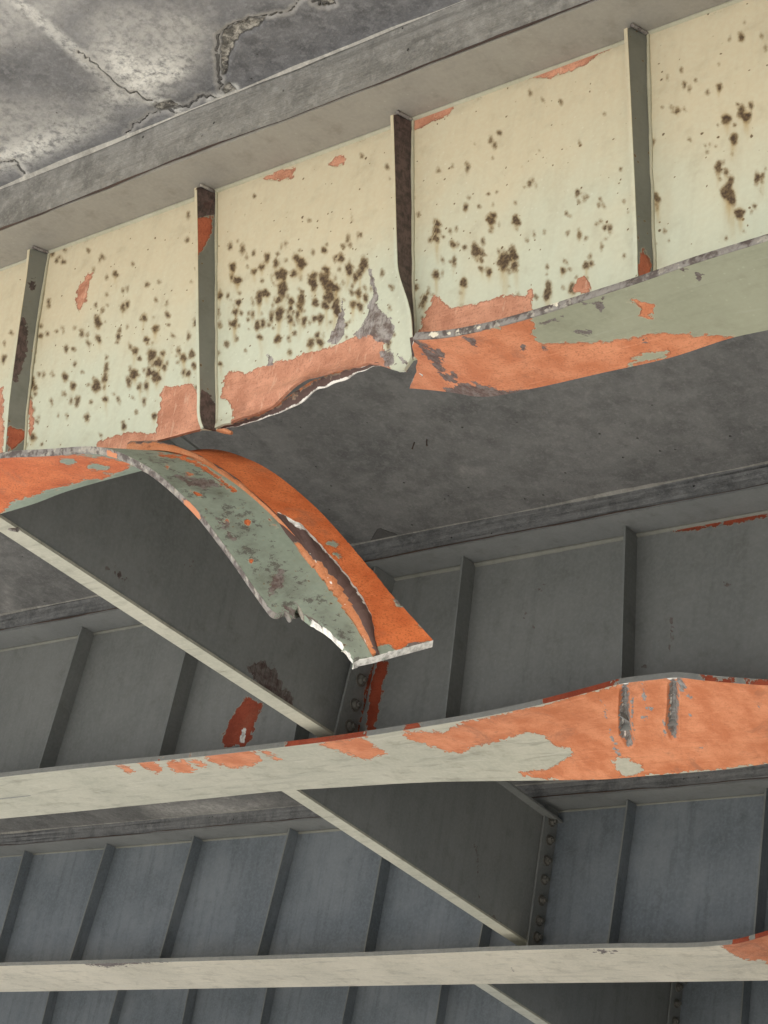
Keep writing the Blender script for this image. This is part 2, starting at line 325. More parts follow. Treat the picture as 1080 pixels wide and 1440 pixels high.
# ------------------------------------------------------------------ levels
YG = [4.2654, 7.0788, 9.8922, 12.7056]
ZT = [4.4178 + CAMZ, 4.1469 + CAMZ, 3.8760 + CAMZ, 3.6051 + CAMZ]
XL, XR = -22.0, 1.45
HF = .22                                            # half width of the top flanges
TF = .026                                           # flange thickness
SOF = [ZT[0] + .225, ZT[1] + .105, ZT[2] + .10, ZT[3] + .10]      # soffit level at each haunch

# ------------------------------------------------------------------ deck slab
deck = thing('deck_slab', (0, YG[0], SOF[0]), 'grey concrete deck slab overhead with cracked and stained soffit', None, kind='structure')
SOFP = np.array([(0.35, SOF[0] + .03), (YG[0] - HF - .02, SOF[0]), (YG[0] + HF, SOF[0] - .01), (YG[1] - HF, SOF[1]), (YG[1] + HF, SOF[1] - .02), (YG[2] - HF, SOF[2]), (YG[2] + HF, SOF[2] - .02), (YG[3] - HF, SOF[3]), (YG[3] + HF, SOF[3] - .02), (17, SOF[3] - .1)])  # near deck edge stretched out of view to shade the hanging flange
def sofz(y): return np.interp(y, SOFP[:, 0], SOFP[:, 1])
V, Fc = [], []
n = len(SOFP)
for x in (XL, XR):
    for y, z in SOFP: V.append((x, y, z + .012))
    for y, z in SOFP: V.append((x, y, z + .26))
for i in range(n - 1):
    Fc += [[i, i + 1, 2 * n + i + 1, 2 * n + i], [n + i, 3 * n + i, 3 * n + i + 1, n + i + 1], [i, n + i, n + i + 1, i + 1], [2 * n + i, 2 * n + i + 1, 3 * n + i + 1, 3 * n + i]]
Fc += [[0, 2 * n, 3 * n, n], [n - 1, 2 * n - 1, 4 * n - 1, 3 * n - 1]]
mesh('slab_core', V, Fc, m_conc_in, deck, used=ATTRS)
def soffit(name, x0, x1, y0, y1, step, mat, fn=None):
    X = np.arange(x0, x1 + step / 2, step); Y = np.linspace(y0, y1, int((y1 - y0) / step) + 1)
    XX, YY = np.meshgrid(X, Y, indexing='ij'); A = np.stack([XX, YY, sofz(YY)], -1)
    flat = A.reshape(-1, 3); at = fn(flat) if fn else {}
    if 'dz' in at: flat[:, 2] += at.pop('dz')
    B = A.copy(); B[..., 2] = sofz(YY) + .011
    V, Fc = solid_grid(A[:, ::-1], B[:, ::-1])
    at = {k: np.tile(v.reshape(A.shape[:2])[:, ::-1].ravel(), 2) for k, v in at.items()}
    return mesh(name, V, Fc, mat, deck, at, smooth=True, used=ATTRS)
def overhang(co):
    p = survey(co); s = .0024
    eff = [[(120, 40), (160, 10), (290, 20), (285, 60), (250, 105), (205, 130), (170, 125), (130, 85)], [(-60, 150), (60, 150), (140, 165), (90, 185), (30, 225), (-60, 240)], [(-20, -20), (110, -10), (60, 40), (-20, 60)]]
    white = union(p, eff, s)
    hot = np.zeros(len(p))
    for (x, y, rx, ry, a) in ((205, 110, 60, 24, -.5), (180, 95, 40, 22, .6), (30, 215, 90, 16, -.35), (240, 105, 30, 12, -.4)):
        c, sn = math.cos(a), math.sin(a); dx, dy = p[:, 0] - x, p[:, 1] - y; u = (dx * c + dy * sn) / rx; v = (-dx * sn + dy * c) / ry
        hot = np.maximum(hot, np.exp(-(u * u + v * v)))
    seam = np.clip(1 + union(p, [[(10, -10, 4), (60, 32, 4), (95, 62, 5), (130, 92, 6), (150, 105, 6)]], 1.) / 7, 0, 1) * .55
    seam2 = np.clip(1 + union(p, [[(200, 134, 4), (225, 146, 6), (245, 150, 5), (262, 166, 2)], [(0, 228, 4), (22, 225, 4), (36, 244, 2)], [(296, 142, 3), (330, 124, 4)]], 1.) / 5, 0, 1) * .8
    hot = np.maximum(hot, np.maximum(seam, seam2))
    cr = union(p, [[(110, 72, .5), (130, 88, 1), (165, 120, 1.1), (200, 138, 1), (232, 150, 1), (262, 168, .6)],
                   [(306, 50, 1.3), (305, 75, 1.6), (307, 105, 1.3), (308, 128, .8)], [(310, 140, 1.3), (285, 134, 1.4), (262, 150, 1.4), (230, 155, .8), (190, 172, .6), (180, 188, .5)],
                   [(306, 50, 1), (330, 33, 1.4), (370, 22, 1.1), (400, 18, .9), (430, -4, .7)], [(440, 0, 1.3), (455, 8, 1.5), (470, 4, 1)], [(0, 230, 1.2), (20, 226, 1), (35, 246, .8)]], s, True)
    spall = union(p, [[(312, 45), (340, 30), (372, 26), (368, 34), (335, 52), (322, 78), (318, 108), (311, 106), (310, 70)], [(310, 128), (322, 118), (332, 128), (320, 138)], [(215, 150), (240, 142), (250, 150), (225, 158)], [(446, 2), (470, -4), (468, 8), (455, 10)]], s)
    dz = np.where(spall > -.01, np.clip(spall + .01, 0, .012) * .8, 0) + np.clip(cr + .004, 0, .006) * 1.2
    dz += .0015 * np.sin(co[:, 0] * 7 + co[:, 1] * 3)
    return dict(white=white, streak=hot, crack=cr, peel=spall, dz=np.minimum(dz, .0105))
soffit('overhang_soffit', -8.2, -2.6, 2.3, YG[0] - HF - .02, .009, m_conc, overhang)
def bay1(co):
    p = survey(co); s = .0034
    cr = np.full(len(p), -1.)
    dk = union(p, [[(532, 742), (560, 752), (556, 775), (535, 785), (518, 765)]], s)
    wt = union(p, [[(640, 655), (690, 655), (680, 670), (650, 668)], [(0, 820), (14, 815), (20, 850), (35, 870), (20, 880), (0, 862)]], s) - .07
    return dict(crack=np.maximum(cr, dk), white=np.minimum(wt, .06))
soffit('bay_soffit', -9.6, -3.0, YG[0] + HF, YG[1] - HF, .022, m_conc_in, bay1)
def bay2(co):
    p = survey(co); r = np.random.default_rng(3)
    wt = union(p, [[(200, 1130), (300, 1125), (380, 1130), (330, 1150), (230, 1150)]], .004)
    return dict(white=np.minimum(wt, .05) - .04)
soffit('bay_soffit', -14.0, -5.0, YG[1] + HF, YG[2] - HF, .03, m_conc_in, bay2)
soffit('bay_soffit', -16.0, -6.0, YG[2] + HF, YG[3] - HF, .06, m_conc_in)
# haunches: near and far faces, rough lower lip
for gi in range(4):
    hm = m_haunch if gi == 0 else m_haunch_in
    nx = 700; X = np.linspace(XL, XR, nx)
    for side in (-1, 1):
        yb = YG[gi] + side * (HF + .004); yt = YG[gi] + side * (HF + .022)
        zt_ = float(sofz(yt)); zb_ = ZT[gi] + .012
        rows = []
        for k, t in enumerate(np.linspace(0, 1, 9)):
            wv = jag(nx, .004, 4, 11 + gi) * (1 if k == 0 else .25)
            y = yb + (yt - yb) * t - side * 0 + side * jag(nx, .0018, 3, 40 + k); z = zb_ + (zt_ + .004 - zb_) * t + wv * (k == 0)
            rows.append(np.stack([X, y, z], -1))
        A = np.stack(rows, 1); B = A.copy(); B[..., 1] = YG[gi] + side * (HF - .06)
        if side > 0: A = A[:, ::-1]; B = B[:, ::-1]
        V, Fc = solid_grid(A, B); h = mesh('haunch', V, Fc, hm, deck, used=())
        rj = np.abs(jag(nx, .0022, 4, 55 + gi)) + .0012
        V, Fc = tube(np.stack([X, np.full(nx, yb + side * .002), zb_ + jag(nx, .004, 4, 11 + gi) - .001], -1), rj, 5); mesh('joint_shade_strip', V, Fc, m_nail, h, used=())  # dark tube standing in for the shadow in the joint below the haunch
        # pale mortar fin where the form boards met
        ww = .011 if gi == 0 else .009
        yj = yt + jag(nx, .002, 4, 90 + gi); zj = zt_ + 0 * X; hh = ww * np.clip(1 + .5 * jag(nx, 1, 4, 5 + gi), .25, 2)
        prof = np.stack([np.stack([X, yj - side * -.001, zj + .01], -1), np.stack([X, yj + side * .004, zj - hh * .8], -1), np.stack([X, yj + side * (.006 + hh), zj + .004], -1)], 1)
        B = prof.copy(); B[..., 2] += .012
        if side > 0: prof = prof[:, ::-1]; B = B[:, ::-1]
        V, Fc = solid_grid(prof, B); mesh('mortar_fin', V, Fc, m_ridge if gi == 0 else m_haunch, h, used=())

# ------------------------------------------------------------------ plate girders
def solid_strip(P, Q, thick):
    """plate between two polylines P and Q, thickened along its normal"""
    n = min(len(P), len(Q)); P = P[:n]; Q = Q[:n]
    k = 6; A = np.stack([P + (Q - P) * t for t in np.linspace(0, 1, k)], 1)
    return A
def normals(A):
    du = np.gradient(A, axis=0); dv = np.gradient(A, axis=1); N = np.cross(du, dv); return N / (np.linalg.norm(N, axis=-1, keepdims=True) + 1e-12)
def girder(label, gi, cat='bridge girder'):
    return thing('plate_girder', (-6, YG[gi], ZT[gi] - 1.1), label, cat, 'plate girders under the deck')
def top_parts(g, gi, mf, mw):
    V, Fc = box((XL, YG[gi] - HF, ZT[gi]), (XR, YG[gi] + HF, ZT[gi] + TF)); mesh('top_flange', V, Fc, mf, g, used=())
    n = 300; X = np.linspace(XL, XR, n); r = .013 * (1 + .2 * jag(n, 1, 3, 3 + gi))
    y0 = YG[gi] - .006
    prof = np.stack([np.stack([X, y0 + 0 * X, ZT[gi] - r], -1), np.stack([X, y0 - r * .6, ZT[gi] - r * .6], -1), np.stack([X, y0 - r, ZT[gi] - .0005 + 0 * X], -1)], 1)
    B = prof.copy(); B[..., 1] = y0 + .002; V, Fc = solid_grid(prof, B); mesh('fillet_weld', V, Fc, mw, g, smooth=True, used=())
def stiffener(g, gi, out, jun, mat, thick=.012, fn=None, weld=None, name='stiffener', edge_mat=None):
    """out: surveyed line of the free edge (top to bottom); jun: line where it meets the web"""
    n = 60
    O = catmull(out, n); J = catmull(jun, n)
    u = np.linspace(0, 1, n); O = np.stack([np.interp(u, np.linspace(0, 1, len(O)), O[:, k]) for k in range(3)], -1); J = np.stack([np.interp(u, np.linspace(0, 1, len(J)), J[:, k]) for k in range(3)], -1)
    A = np.stack([O + (J - O) * t for t in np.linspace(0, 1, 7)], 1)
    B = A.copy(); B[..., 0] -= thick
    V, Fc = solid_grid(A, B); at = fn(V, n, 7) if fn else None
    o = mesh(name, V, Fc, mat, g, at, used=ATTRS[:7])
    if edge_mat is not None:
        e0 = np.stack([O + [.0006, -.0015, 0], O + [-thick - .0006, -.0015, 0]], 1); e1 = e0 + np.array([0, .004, 0])
        Ve, Fe = solid_grid(e0, e1); mesh('lit_edge_strip', Ve, Fe, edge_mat, o, dict(speck=np.full(len(Ve), .6)), used=ATTRS[:7])  # free edge coloured apart from the faces to imitate light catching it
    if weld is not None:
        # weld bead between stiffener top and flange, on the seen side
        P = A[0]; a = P[0] + np.array([.012, 0, -.002]); b = P[-1] + np.array([.016, 0, -.004])
        a[2] = b[2] = ZT[gi] - .006
        V, Fc = tube(np.linspace(a, b, 7) + np.stack([jag(7, .0015, 2, 3), 0 * u[:7], 0 * u[:7]], -1), .0075, 6); mesh('weld_bead', V, Fc, weld, o, smooth=True, used=('peel', 'white'))
        jj = A[::1, -1] + np.stack([.004 + jag(n, .0012, 4, 17), np.full(n, -.003), 0 * u], -1)
        V, Fc = tube(jj[1:], .0055 + np.abs(jag(n, .0012, 4, 3))[1:], 6); mesh('fillet_weld', V, Fc, m_weld, o, smooth=True, used=())
    return o

# ---- the outer girder with its torn bottom flange
g1 = girder('pale green rust-spotted outer girder with its bottom flange torn open and hanging', 0)
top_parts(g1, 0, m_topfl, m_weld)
Y1 = YG[0]; W1 = .182; YN, YF = Y1 - W1, Y1 + W1
ZB1 = 3.285 + CAMZ
# web: grid between the flange and the torn lower edge
tear = [(282, 605), (296, 607), (306, 606), (318, 603), (330, 600), (345, 592), (365, 585), (390, 574), (405, 564), (420, 553), (440, 540), (452, 536), (470, 527), (490, 520), (507, 518), (520, 512), (533, 513), (545, 517), (556, 520), (566, 525), (577, 524)]
tp = np.array([UY(x, y, Y1) for x, y in tear])
stump = np.array([(UY(586, 511, Y1)), UY(600, 512, Y1)] + [(UY(*a_, Y1 - .182) + UY(*b_, Y1 + .182)) / 2 for a_, b_ in (((624, 475), (628, 551)), ((682, 464), (682, 558)), ((746, 447), (751, 546)), ((825, 422), (844, 525)), ((893, 400), (942, 503)), ((977, 371), (1026, 476)), ((1080, 339), (1080, 464)))])
xs = np.concatenate([np.arange(XL, -7.4, .12), np.arange(-7.4, -2.0, .0075), np.arange(-2.0, XR + .01, .12)])
zb = np.full(len(xs), ZB1 - .006); inside = (xs > tp[0, 0]) & (xs < tp[-1, 0])
zb[inside] = np.interp(xs[inside], tp[:, 0], tp[:, 2]) + jag(inside.sum(), .0022, 4, 21)
xa = UY(140, 622, Y1)[0]; mid_ = (xs > xa) & (xs <= tp[0, 0]); zb[mid_] = np.interp(xs[mid_], [xa, tp[0, 0]], [ZB1 - .005, tp[0, 2]]) + jag(mid_.sum(), .001, 3, 5)
right_ = xs >= tp[-1, 0]; zb[right_] = np.interp(xs[right_], np.append(stump[:, 0], -1.55), np.append(stump[:, 2], ZB1 - TF)) + TF * .75
rr = np.linspace(0, 1, 140)
XX = np.repeat(xs[:, None], len(rr), 1); ZZ = ZT[0] - .0005 + (zb[:, None] - ZT[0]) * rr[None]
dent = np.zeros_like(XX)
def bulge(px, py, rx, rz, d):
    c = UY(px, py, Y1); return d * np.exp(-((XX - c[0]) / rx) ** 2 - ((ZZ - c[2]) / rz) ** 2)
dent += bulge(525, 470, .05, .10, -.030) + bulge(500, 480, .16, .10, .020) + bulge(430, 545, .22, .035, -.026) + bulge(350, 592, .12, .025, -.016)
dent += bulge(60, 480, .25, .3, .006) + bulge(700, 300, .3, .3, .006) + bulge(420, 350, .3, .25, -.006)
fold = np.clip((rr[None] - .93) / .07, 0, 1) ** 2 * np.where(inside, 1, 0)[:, None]
dent += -.012 * fold * (1 + .5 * np.interp(xs, xs, jag(len(xs), 1, 3, 8)))[:, None]
A = np.stack([XX, Y1 - .006 + dent, ZZ], -1); B = A.copy(); B[..., 1] += .012
V, Fc = solid_grid(A, B)
p = survey(V)
SP = []
for L, k, ox, oy in (([(208,203,16),(290,220,12),(318,205,10),(340,165,10),(373,190,12),(392,232,22),(450,170,14),(468,190,16),(440,230,10),(515,240,18),(513,265,14),(565,215,10),(555,250,20),(575,275,22),(600,285,16),(575,315,16),(618,170,10),(650,210,12),(706,195,15),(690,230,14),(675,245,12),(398,288,15),(333,305,14),(310,318,14),(380,330,18),(385,380,18),(430,335,18),(428,360,14),(468,330,18),(462,355,16),(455,385,16),(430,405,12),(480,408,12),(520,335,14),(520,400,12),(540,400,10),(357,390,12),(560,350,10),(600,350,16),(605,375,14),(660,300,10),(685,305,12),(665,345,14),(712,320,14),(690,350,14),(303,425,10),(323,415,12),(215,420,16),(218,375,10),(230,340,10),(225,255,16),(160,312,12),(311,470,10),(381,475,18),(505,492,18),(540,490,12),(530,465,10),(443,458,8),(425,528,8),(185,495,9),(155,385,7),(66,415,8),(640,425,7),(555,140,9),(288,150,7),(245,135,7),(200,123,7),(775,225,7),(628,125,7),(695,82,7),(812,280,6),(270,380,7),(284,382,7),(160,425,10),(155,530,9),(162,572,7),(800,490,8),(820,460,7),(795,552,11),(470,295,8)], 2.7, 250, 300),
    ([(372,413,16),(375,478,10),(590,438,12),(548,395,10),(557,478,12),(513,522,15),(575,537,16),(600,565,20),(618,532,14),(592,622,18),(565,602,15),(530,660,14),(488,640,9),(510,612,14),(625,585,12),(555,655,10),(680,522,12),(697,548,14),(728,535,12),(740,580,18),(715,610,12),(748,660,10),(740,420,9),(365,655,14),(403,585,12),(398,625,10),(278,655,14),(246,620,9),(244,685,8),(293,713,7),(336,650,7),(155,465,10),(180,458,7),(437,230,9),(388,165,7),(335,140,6),(560,270,7),(604,262,6),(466,355,9),(484,345,7),(450,470,10),(445,490,6),(310,455,7),(337,495,6),(278,515,6),(283,572,6),(128,520,7),(120,650,12),(135,665,9),(148,610,7),(115,700,9),(122,750,10),(125,850,12),(140,790,7),(185,345,7),(405,545,6),(637,385,7),(655,465,6),(530,550,7),(400,705,9),(470,810,10),(585,770,10),(330,775,9),(195,150,9),(215,180,8),(240,185,7),(365,350,7),(15,550,8)], 2.7, 0, 300),
    ([(132,70,9),(130,90,10),(127,112,10),(207,240,14),(245,150,12),(258,175,10),(258,200,10),(282,210,8),(128,218,8),(322,178,18),(350,160,16),(352,190,14),(335,170,14),(293,48,7),(285,65,7),(357,60,10),(540,102,8),(612,82,5),(625,85,5),(558,190,10),(492,205,8),(362,285,10),(450,260,10),(445,280,8),(520,258,11),(142,313,7),(184,338,9),(130,368,7),(95,285,8),(90,300,7),(105,268,7),(70,255,6),(180,180,7),(172,125,6),(262,120,6),(575,185,7),(510,200,6)], 2.038, 550, 280),
    ([(962,335,14),(1005,312,10),(1018,328,12),(1032,296,8),(985,390,12),(940,470,14),(975,510,9),(963,485,7),(968,545,18),(1000,600,14),(1043,580,8),(1050,500,12),(1065,495,8),(845,238,6),(943,245,7),(808,302,6),(825,312,8),(1005,105,6),(410,260,4),(325,375,5),(620,320,4),(300,395,5),(235,470,5),(410,515,7),(545,542,6),(375,625,12),(300,620,10),(230,583,6),(195,688,7),(635,640,6),(622,640,5),(548,660,7),(765,555,9),(755,400,6),(745,270,5)], 2, 540, 0)):
    SP += [(ox + x / k, oy + y / k, r / k * 1.02) for x, y, r in L]
N_ = len(V); spot = np.full(N_, -400.0); streak = np.zeros(N_)
vis = (p[:, 0] > -150) & (p[:, 0] < 1250); idx = np.where(vis)[0]; q = p[idx]; sp_ = spot[idx]; st_ = streak[idx]
SP += [(x + rng.normal(0, 11), y + rng.normal(0, 14), rng.uniform(.7, 1.9)) for x, y, r in SP if r > 2.5 for _ in range(1)]
SP += [(rng.uniform(0, 1080), 0, rng.uniform(.7, 2.1)) for _ in range(170)]
SP = [(x, y if y else (365 - .365 * x) + 25 + 320 * rng.random() ** .7, r) for x, y, r in SP]
for k, (x, y, r) in enumerate(SP):
    dx, dy = q[:, 0] - x, q[:, 1] - y; h1, h2, h3, h4 = rng.random(4); ar = 1.05 + 1.0 * h1 * h1; r = r * (.55 + .55 * h2)
    near = (np.abs(dx) < 60) & (np.abs(dy) < 110); dxn, dyn = dx[near], dy[near]; dxn = dxn + .25 * dyn * (h3 - .5); th = np.arctan2(dyn, dxn)
    rad = r * (.93 + .15 * np.sin(2 * th + 6.3 * h3) + .13 * np.sin(3 * th + 6.3 * h4) + .09 * np.sin(5 * th + 20 * h1))
    sp_[near] = np.maximum(sp_[near], rad - np.hypot(dxn, dyn / ar))
    if r > 2.6:
        ln = r * (3 + 8 * h4 * h4); t = dyn / ln
        st_[near] = np.maximum(st_[near], np.exp(-(dxn / (r * (.8 - .3 * np.clip(t, 0, 1)))) ** 2) * np.where(t > 0, np.clip(1 - t, 0, 1) ** .8, np.exp(-(dyn / (1.3 * r)) ** 2)) * min(1, r / 4.5))
spot[idx] = sp_; streak[idx] = st_
sc1 = .0026
peel = union(p, [[(577, 184), (581, 160), (600, 153), (640, 144), (633, 162), (605, 172), (590, 180)], [(718, 114), (730, 102), (760, 92), (795, 78), (840, 60), (868, 50), (870, 62), (832, 84), (805, 100), (770, 110), (745, 110)],
    [(370, 252), (390, 239), (416, 236), (413, 249), (395, 255)], [(460, 230), (472, 220), (484, 218), (484, 230), (472, 236)],
    [(110, 402), (122, 385), (132, 382), (126, 400), (124, 416), (112, 440), (107, 430)],
    [(136, 622), (160, 612), (190, 607), (220, 610), (222, 590), (226, 572), (228, 545), (248, 542), (272, 540), (282, 562), (282, 640), (136, 640)],
    [(309, 562), (312, 548), (316, 528), (330, 521), (345, 526), (362, 517), (390, 509), (420, 500), (450, 492), (480, 482), (505, 470), (530, 468), (540, 480), (541, 500), (550, 520), (540, 640), (330, 640), (326, 570), (320, 562)],
    [(588, 470), (598, 440), (604, 428), (612, 412), (622, 425), (632, 434), (660, 428), (690, 422), (718, 414), (735, 418), (748, 405), (750, 445), (700, 490), (590, 500)],
    [(806, 405), (812, 392), (822, 386), (830, 402), (830, 412), (805, 412)], [(-30, 560), (4, 545), (6, 640), (-30, 640)], [(912, 34), (920, 30), (918, 42), (912, 50)], [(40, 560), (44, 560), (48, 600), (42, 612)]], sc1)
bare = union(p, [[(512, 452), (518, 430), (524, 415), (532, 432), (548, 446), (556, 462), (545, 482), (530, 480), (518, 470), (505, 476), (498, 470)], [(460, 480), (470, 460), (478, 440), (482, 420), (484, 445), (486, 470), (472, 485)], [(376, 515), (378, 500), (382, 505), (384, 512)],
    [(520, 380, 1.5), (526, 405, 3), (530, 425, 4)], [(536, 495), (550, 492), (558, 512), (540, 516)],
    [(560, 500, 2), (572, 512, 2)]], sc1)
white = union(p, [[(320, 603, .8), (345, 594, .9), (390, 576, .8)], [(480, 524, .8), (520, 514, .8)], [(300, 260, .6), (302, 420, .5)]], sc1) - .0003
cream = 0
dirt = np.clip(1 - np.abs(V[:, 2] - (ZT[0] - .01)) / .05, 0, 1) * .25
speck = np.interp(p[:, 1] + .39 * p[:, 0], [330, 420, 520, 640, 760], [.25, .5, .8, 1.0, .6])
mesh('web', V, Fc, m_face, g1, dict(spot=spot * sc1, streak=streak, peel=peel, bare=bare, white=white, dirt=dirt, speck=speck), used=ATTRS[:7])
lipA = np.stack([xs[inside][::2], np.full(inside.sum(), Y1)[::2] - .008, zb[inside][::2] + .006], -1); L_ = len(lipA)
wl_ = np.interp(np.linspace(0, 1, L_), [0, .06, .2, .45, .7, .85, 1], [.0, .006, .02, .026, .020, .012, .006]) * (1 + .25 * jag(L_, 1, 3, 4))
lipB = lipA + np.stack([.3 * wl_, wl_ * .9, -wl_ * .75], -1) + np.stack([0 * wl_, jag(L_, .002, 3, 9), jag(L_, .0015, 4, 6)], -1)
tt = np.linspace(0, 1, 6); LA = lipA[:, None] + (lipB - lipA)[:, None] * tt[None, :, None]; LB = LA + np.array([0, .008, .006])
V2, F2 = solid_grid(LA[:, ::-1], LB[:, ::-1]); tv2 = np.tile(np.tile(tt[::-1], L_), 2)
mesh('torn_lip', V2, F2, m_stub, g1, dict(white=(tv2 - .86) * .03, peel=(.12 - tv2) * .03), used=ATTRS[:7])  # white outer edge is a highlight painted along the lip
# loose clip of metal below the second stiffener
V, Fc = tube([UY(306, 605, Y1 - .01), UY(316, 606, Y1 - .012), UY(326, 609, Y1 - .008)], [.006, .011, .007], 6); mesh('torn_metal_scrap', V, Fc, m_stub, g1, dict(peel=np.full(len(V), .05)), used=ATTRS[:7])

b1 = .075
def UYs(L, y): return [UY(a, b, y) for a, b in L]
def fix_top(L, z):
    d = (L[1] - L[0]) / (L[1][2] - L[0][2]); L[0] = L[0] + d * (z - L[0][2]); return L
def st_attr(shapes_peel, shapes_bare, s=.0026, speck=.25):
    def fn(V, n, k):
        p = survey(V); return dict(peel=union(p, shapes_peel, s) if shapes_peel else np.full(len(V), -1.), bare=union(p, shapes_bare, s) if shapes_bare else np.full(len(V), -1.), speck=np.full(len(V), speck), white=np.full(len(V), -1.))
    return fn
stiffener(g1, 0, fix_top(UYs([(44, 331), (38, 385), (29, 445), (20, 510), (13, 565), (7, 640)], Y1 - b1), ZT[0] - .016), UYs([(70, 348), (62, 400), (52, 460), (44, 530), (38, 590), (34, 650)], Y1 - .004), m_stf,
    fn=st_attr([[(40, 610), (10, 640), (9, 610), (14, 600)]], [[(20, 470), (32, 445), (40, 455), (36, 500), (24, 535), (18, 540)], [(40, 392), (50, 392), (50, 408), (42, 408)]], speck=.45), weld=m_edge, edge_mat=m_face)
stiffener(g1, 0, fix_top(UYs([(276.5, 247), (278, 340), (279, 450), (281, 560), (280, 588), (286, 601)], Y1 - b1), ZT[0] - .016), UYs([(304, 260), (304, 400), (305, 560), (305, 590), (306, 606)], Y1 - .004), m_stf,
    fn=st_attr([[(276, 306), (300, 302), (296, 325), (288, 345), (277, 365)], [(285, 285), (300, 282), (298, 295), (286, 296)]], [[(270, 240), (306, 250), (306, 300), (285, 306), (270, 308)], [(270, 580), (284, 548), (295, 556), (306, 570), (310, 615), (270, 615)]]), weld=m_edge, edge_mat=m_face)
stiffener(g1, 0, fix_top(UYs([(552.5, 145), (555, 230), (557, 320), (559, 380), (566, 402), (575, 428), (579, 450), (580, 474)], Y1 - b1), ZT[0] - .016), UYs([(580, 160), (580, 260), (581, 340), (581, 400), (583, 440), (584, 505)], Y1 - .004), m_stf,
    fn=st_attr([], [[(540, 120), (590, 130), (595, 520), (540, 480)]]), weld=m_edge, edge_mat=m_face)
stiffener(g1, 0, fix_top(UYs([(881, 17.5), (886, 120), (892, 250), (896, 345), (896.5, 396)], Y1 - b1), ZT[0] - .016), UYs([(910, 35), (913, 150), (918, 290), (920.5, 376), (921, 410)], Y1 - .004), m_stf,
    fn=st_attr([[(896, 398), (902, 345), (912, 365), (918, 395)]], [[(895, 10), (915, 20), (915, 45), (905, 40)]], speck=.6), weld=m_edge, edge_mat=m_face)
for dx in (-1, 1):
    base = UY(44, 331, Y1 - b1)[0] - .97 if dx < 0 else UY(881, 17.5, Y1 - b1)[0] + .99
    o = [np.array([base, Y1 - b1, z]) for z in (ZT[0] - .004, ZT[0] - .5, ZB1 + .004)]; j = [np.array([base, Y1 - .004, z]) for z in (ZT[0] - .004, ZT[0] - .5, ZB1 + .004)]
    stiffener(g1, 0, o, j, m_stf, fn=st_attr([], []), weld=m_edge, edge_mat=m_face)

def ruled(stN, stC, stF, n, m, thick):
    T = np.concatenate([[0], np.cumsum(np.linalg.norm(np.diff(np.asarray(stC), axis=0), axis=1))]); Nn, Cc, Ff = (catmull_u(s, n, T) for s in (stN, stC, stF)); t = np.linspace(0, 1, m)
    A = np.where((t < .5)[None, :, None], Nn[:, None] + (Cc - Nn)[:, None] * (2 * t)[None, :, None], Cc[:, None] + (Ff - Cc)[:, None] * (2 * t - 1)[None, :, None])
    return A
def catmull_u(P, n, T=None):
    P = np.asarray(P, float); T = np.arange(len(P), dtype=float) if T is None else T
    m = np.zeros_like(P); h = np.diff(T)[:, None]; d = np.diff(P, axis=0) / h
    m[1:-1] = (d[:-1] * h[1:] + d[1:] * h[:-1]) / (h[:-1] + h[1:]); m[0] = d[0]; m[-1] = d[-1]
    # even station steps, so that short bent stretches get as many points as long straight ones
    k = len(P) - 1; out = []
    for s_ in np.linspace(0, k, n):
        i = min(int(s_), k - 1); t = s_ - i; H = h[i, 0]
        out.append((2 * t ** 3 - 3 * t * t + 1) * P[i] + (t ** 3 - 2 * t * t + t) * H * m[i] + (3 * t * t - 2 * t ** 3) * P[i + 1] + (t ** 3 - t * t) * H * m[i + 1])
    return np.array(out)
def thicken(A, t):
    Nn = normals(A); 
    if Nn[len(A) // 2, A.shape[1] // 2, 2] < 0 and t > 0: pass
    return A + Nn * t

# torn flange, left: straight, then curling down to a hanging tip (lower surface is surveyed, thickness goes up)
zf = ZB1 - TF
stN = [np.array([XL, YN, zf]), np.array([-12, YN, zf]), np.array([-8, YN, zf - .004]), UY(0, 645, YN), UY(70, 641, YN), UY(130, 638, YN), UY(200, 662, YN), UY(260, 710, YN), UY(320, 783, YN), UY(374, 859, YN), UY(381, 868, YN + .004), UY(391, 869, YN + .022), UY(408, 862, YN + .06), UY(417, 858, YN + .078), UY(424, 870, YN + .082), UY(445, 884, YN + .098), UY(472, 906, YN + .12), UY(500, 938, YN + .14)]
stF = [np.array([XL, YF, zf]), np.array([-12, YF, zf]), np.array([-8, YF, zf - .004]), UY(40, 711, YF), UY(150, 675, YF), UY(235, 653, YF), UY(295, 641, YF), UY(355, 658, YF), UY(430, 712, YF), UY(484, 769, YF), UY(490, 776, YF), UY(498, 785, YF), UY(512, 802, YF), UY(520, 811, YF), UY(526, 818, YF), UY(544, 840, YF), UY(570, 869, YF), UY(608, 910, YF)]
C = [None, None, None, None, UY(160, 648, Y1), UY(200, 643, Y1), UY(262, 652, Y1), UY(318, 682, Y1), UY(388, 742, Y1), UY(440, 805, Y1), UY(446, 813, Y1), UY(453, 823, Y1), UY(463, 837, Y1), UY(469, 846, Y1), UY(474, 854, Y1), UY(486, 872, Y1), UY(502, 898, Y1), UY(523, 933, Y1)]
stC = [c if c is not None else (a + b) / 2 for a, b, c in zip(stN, stF, C)]
A = ruled(stN, stC, stF, 420, 33, TF)
UT = 355
kk = np.zeros(420); kk[170:] = jag(250, .0018, 3, 19) * np.linspace(0, 1, 250) ** .5; A += normals(A) * kk[:, None, None] * np.linspace(1.4, .6, 33)[None, :, None]
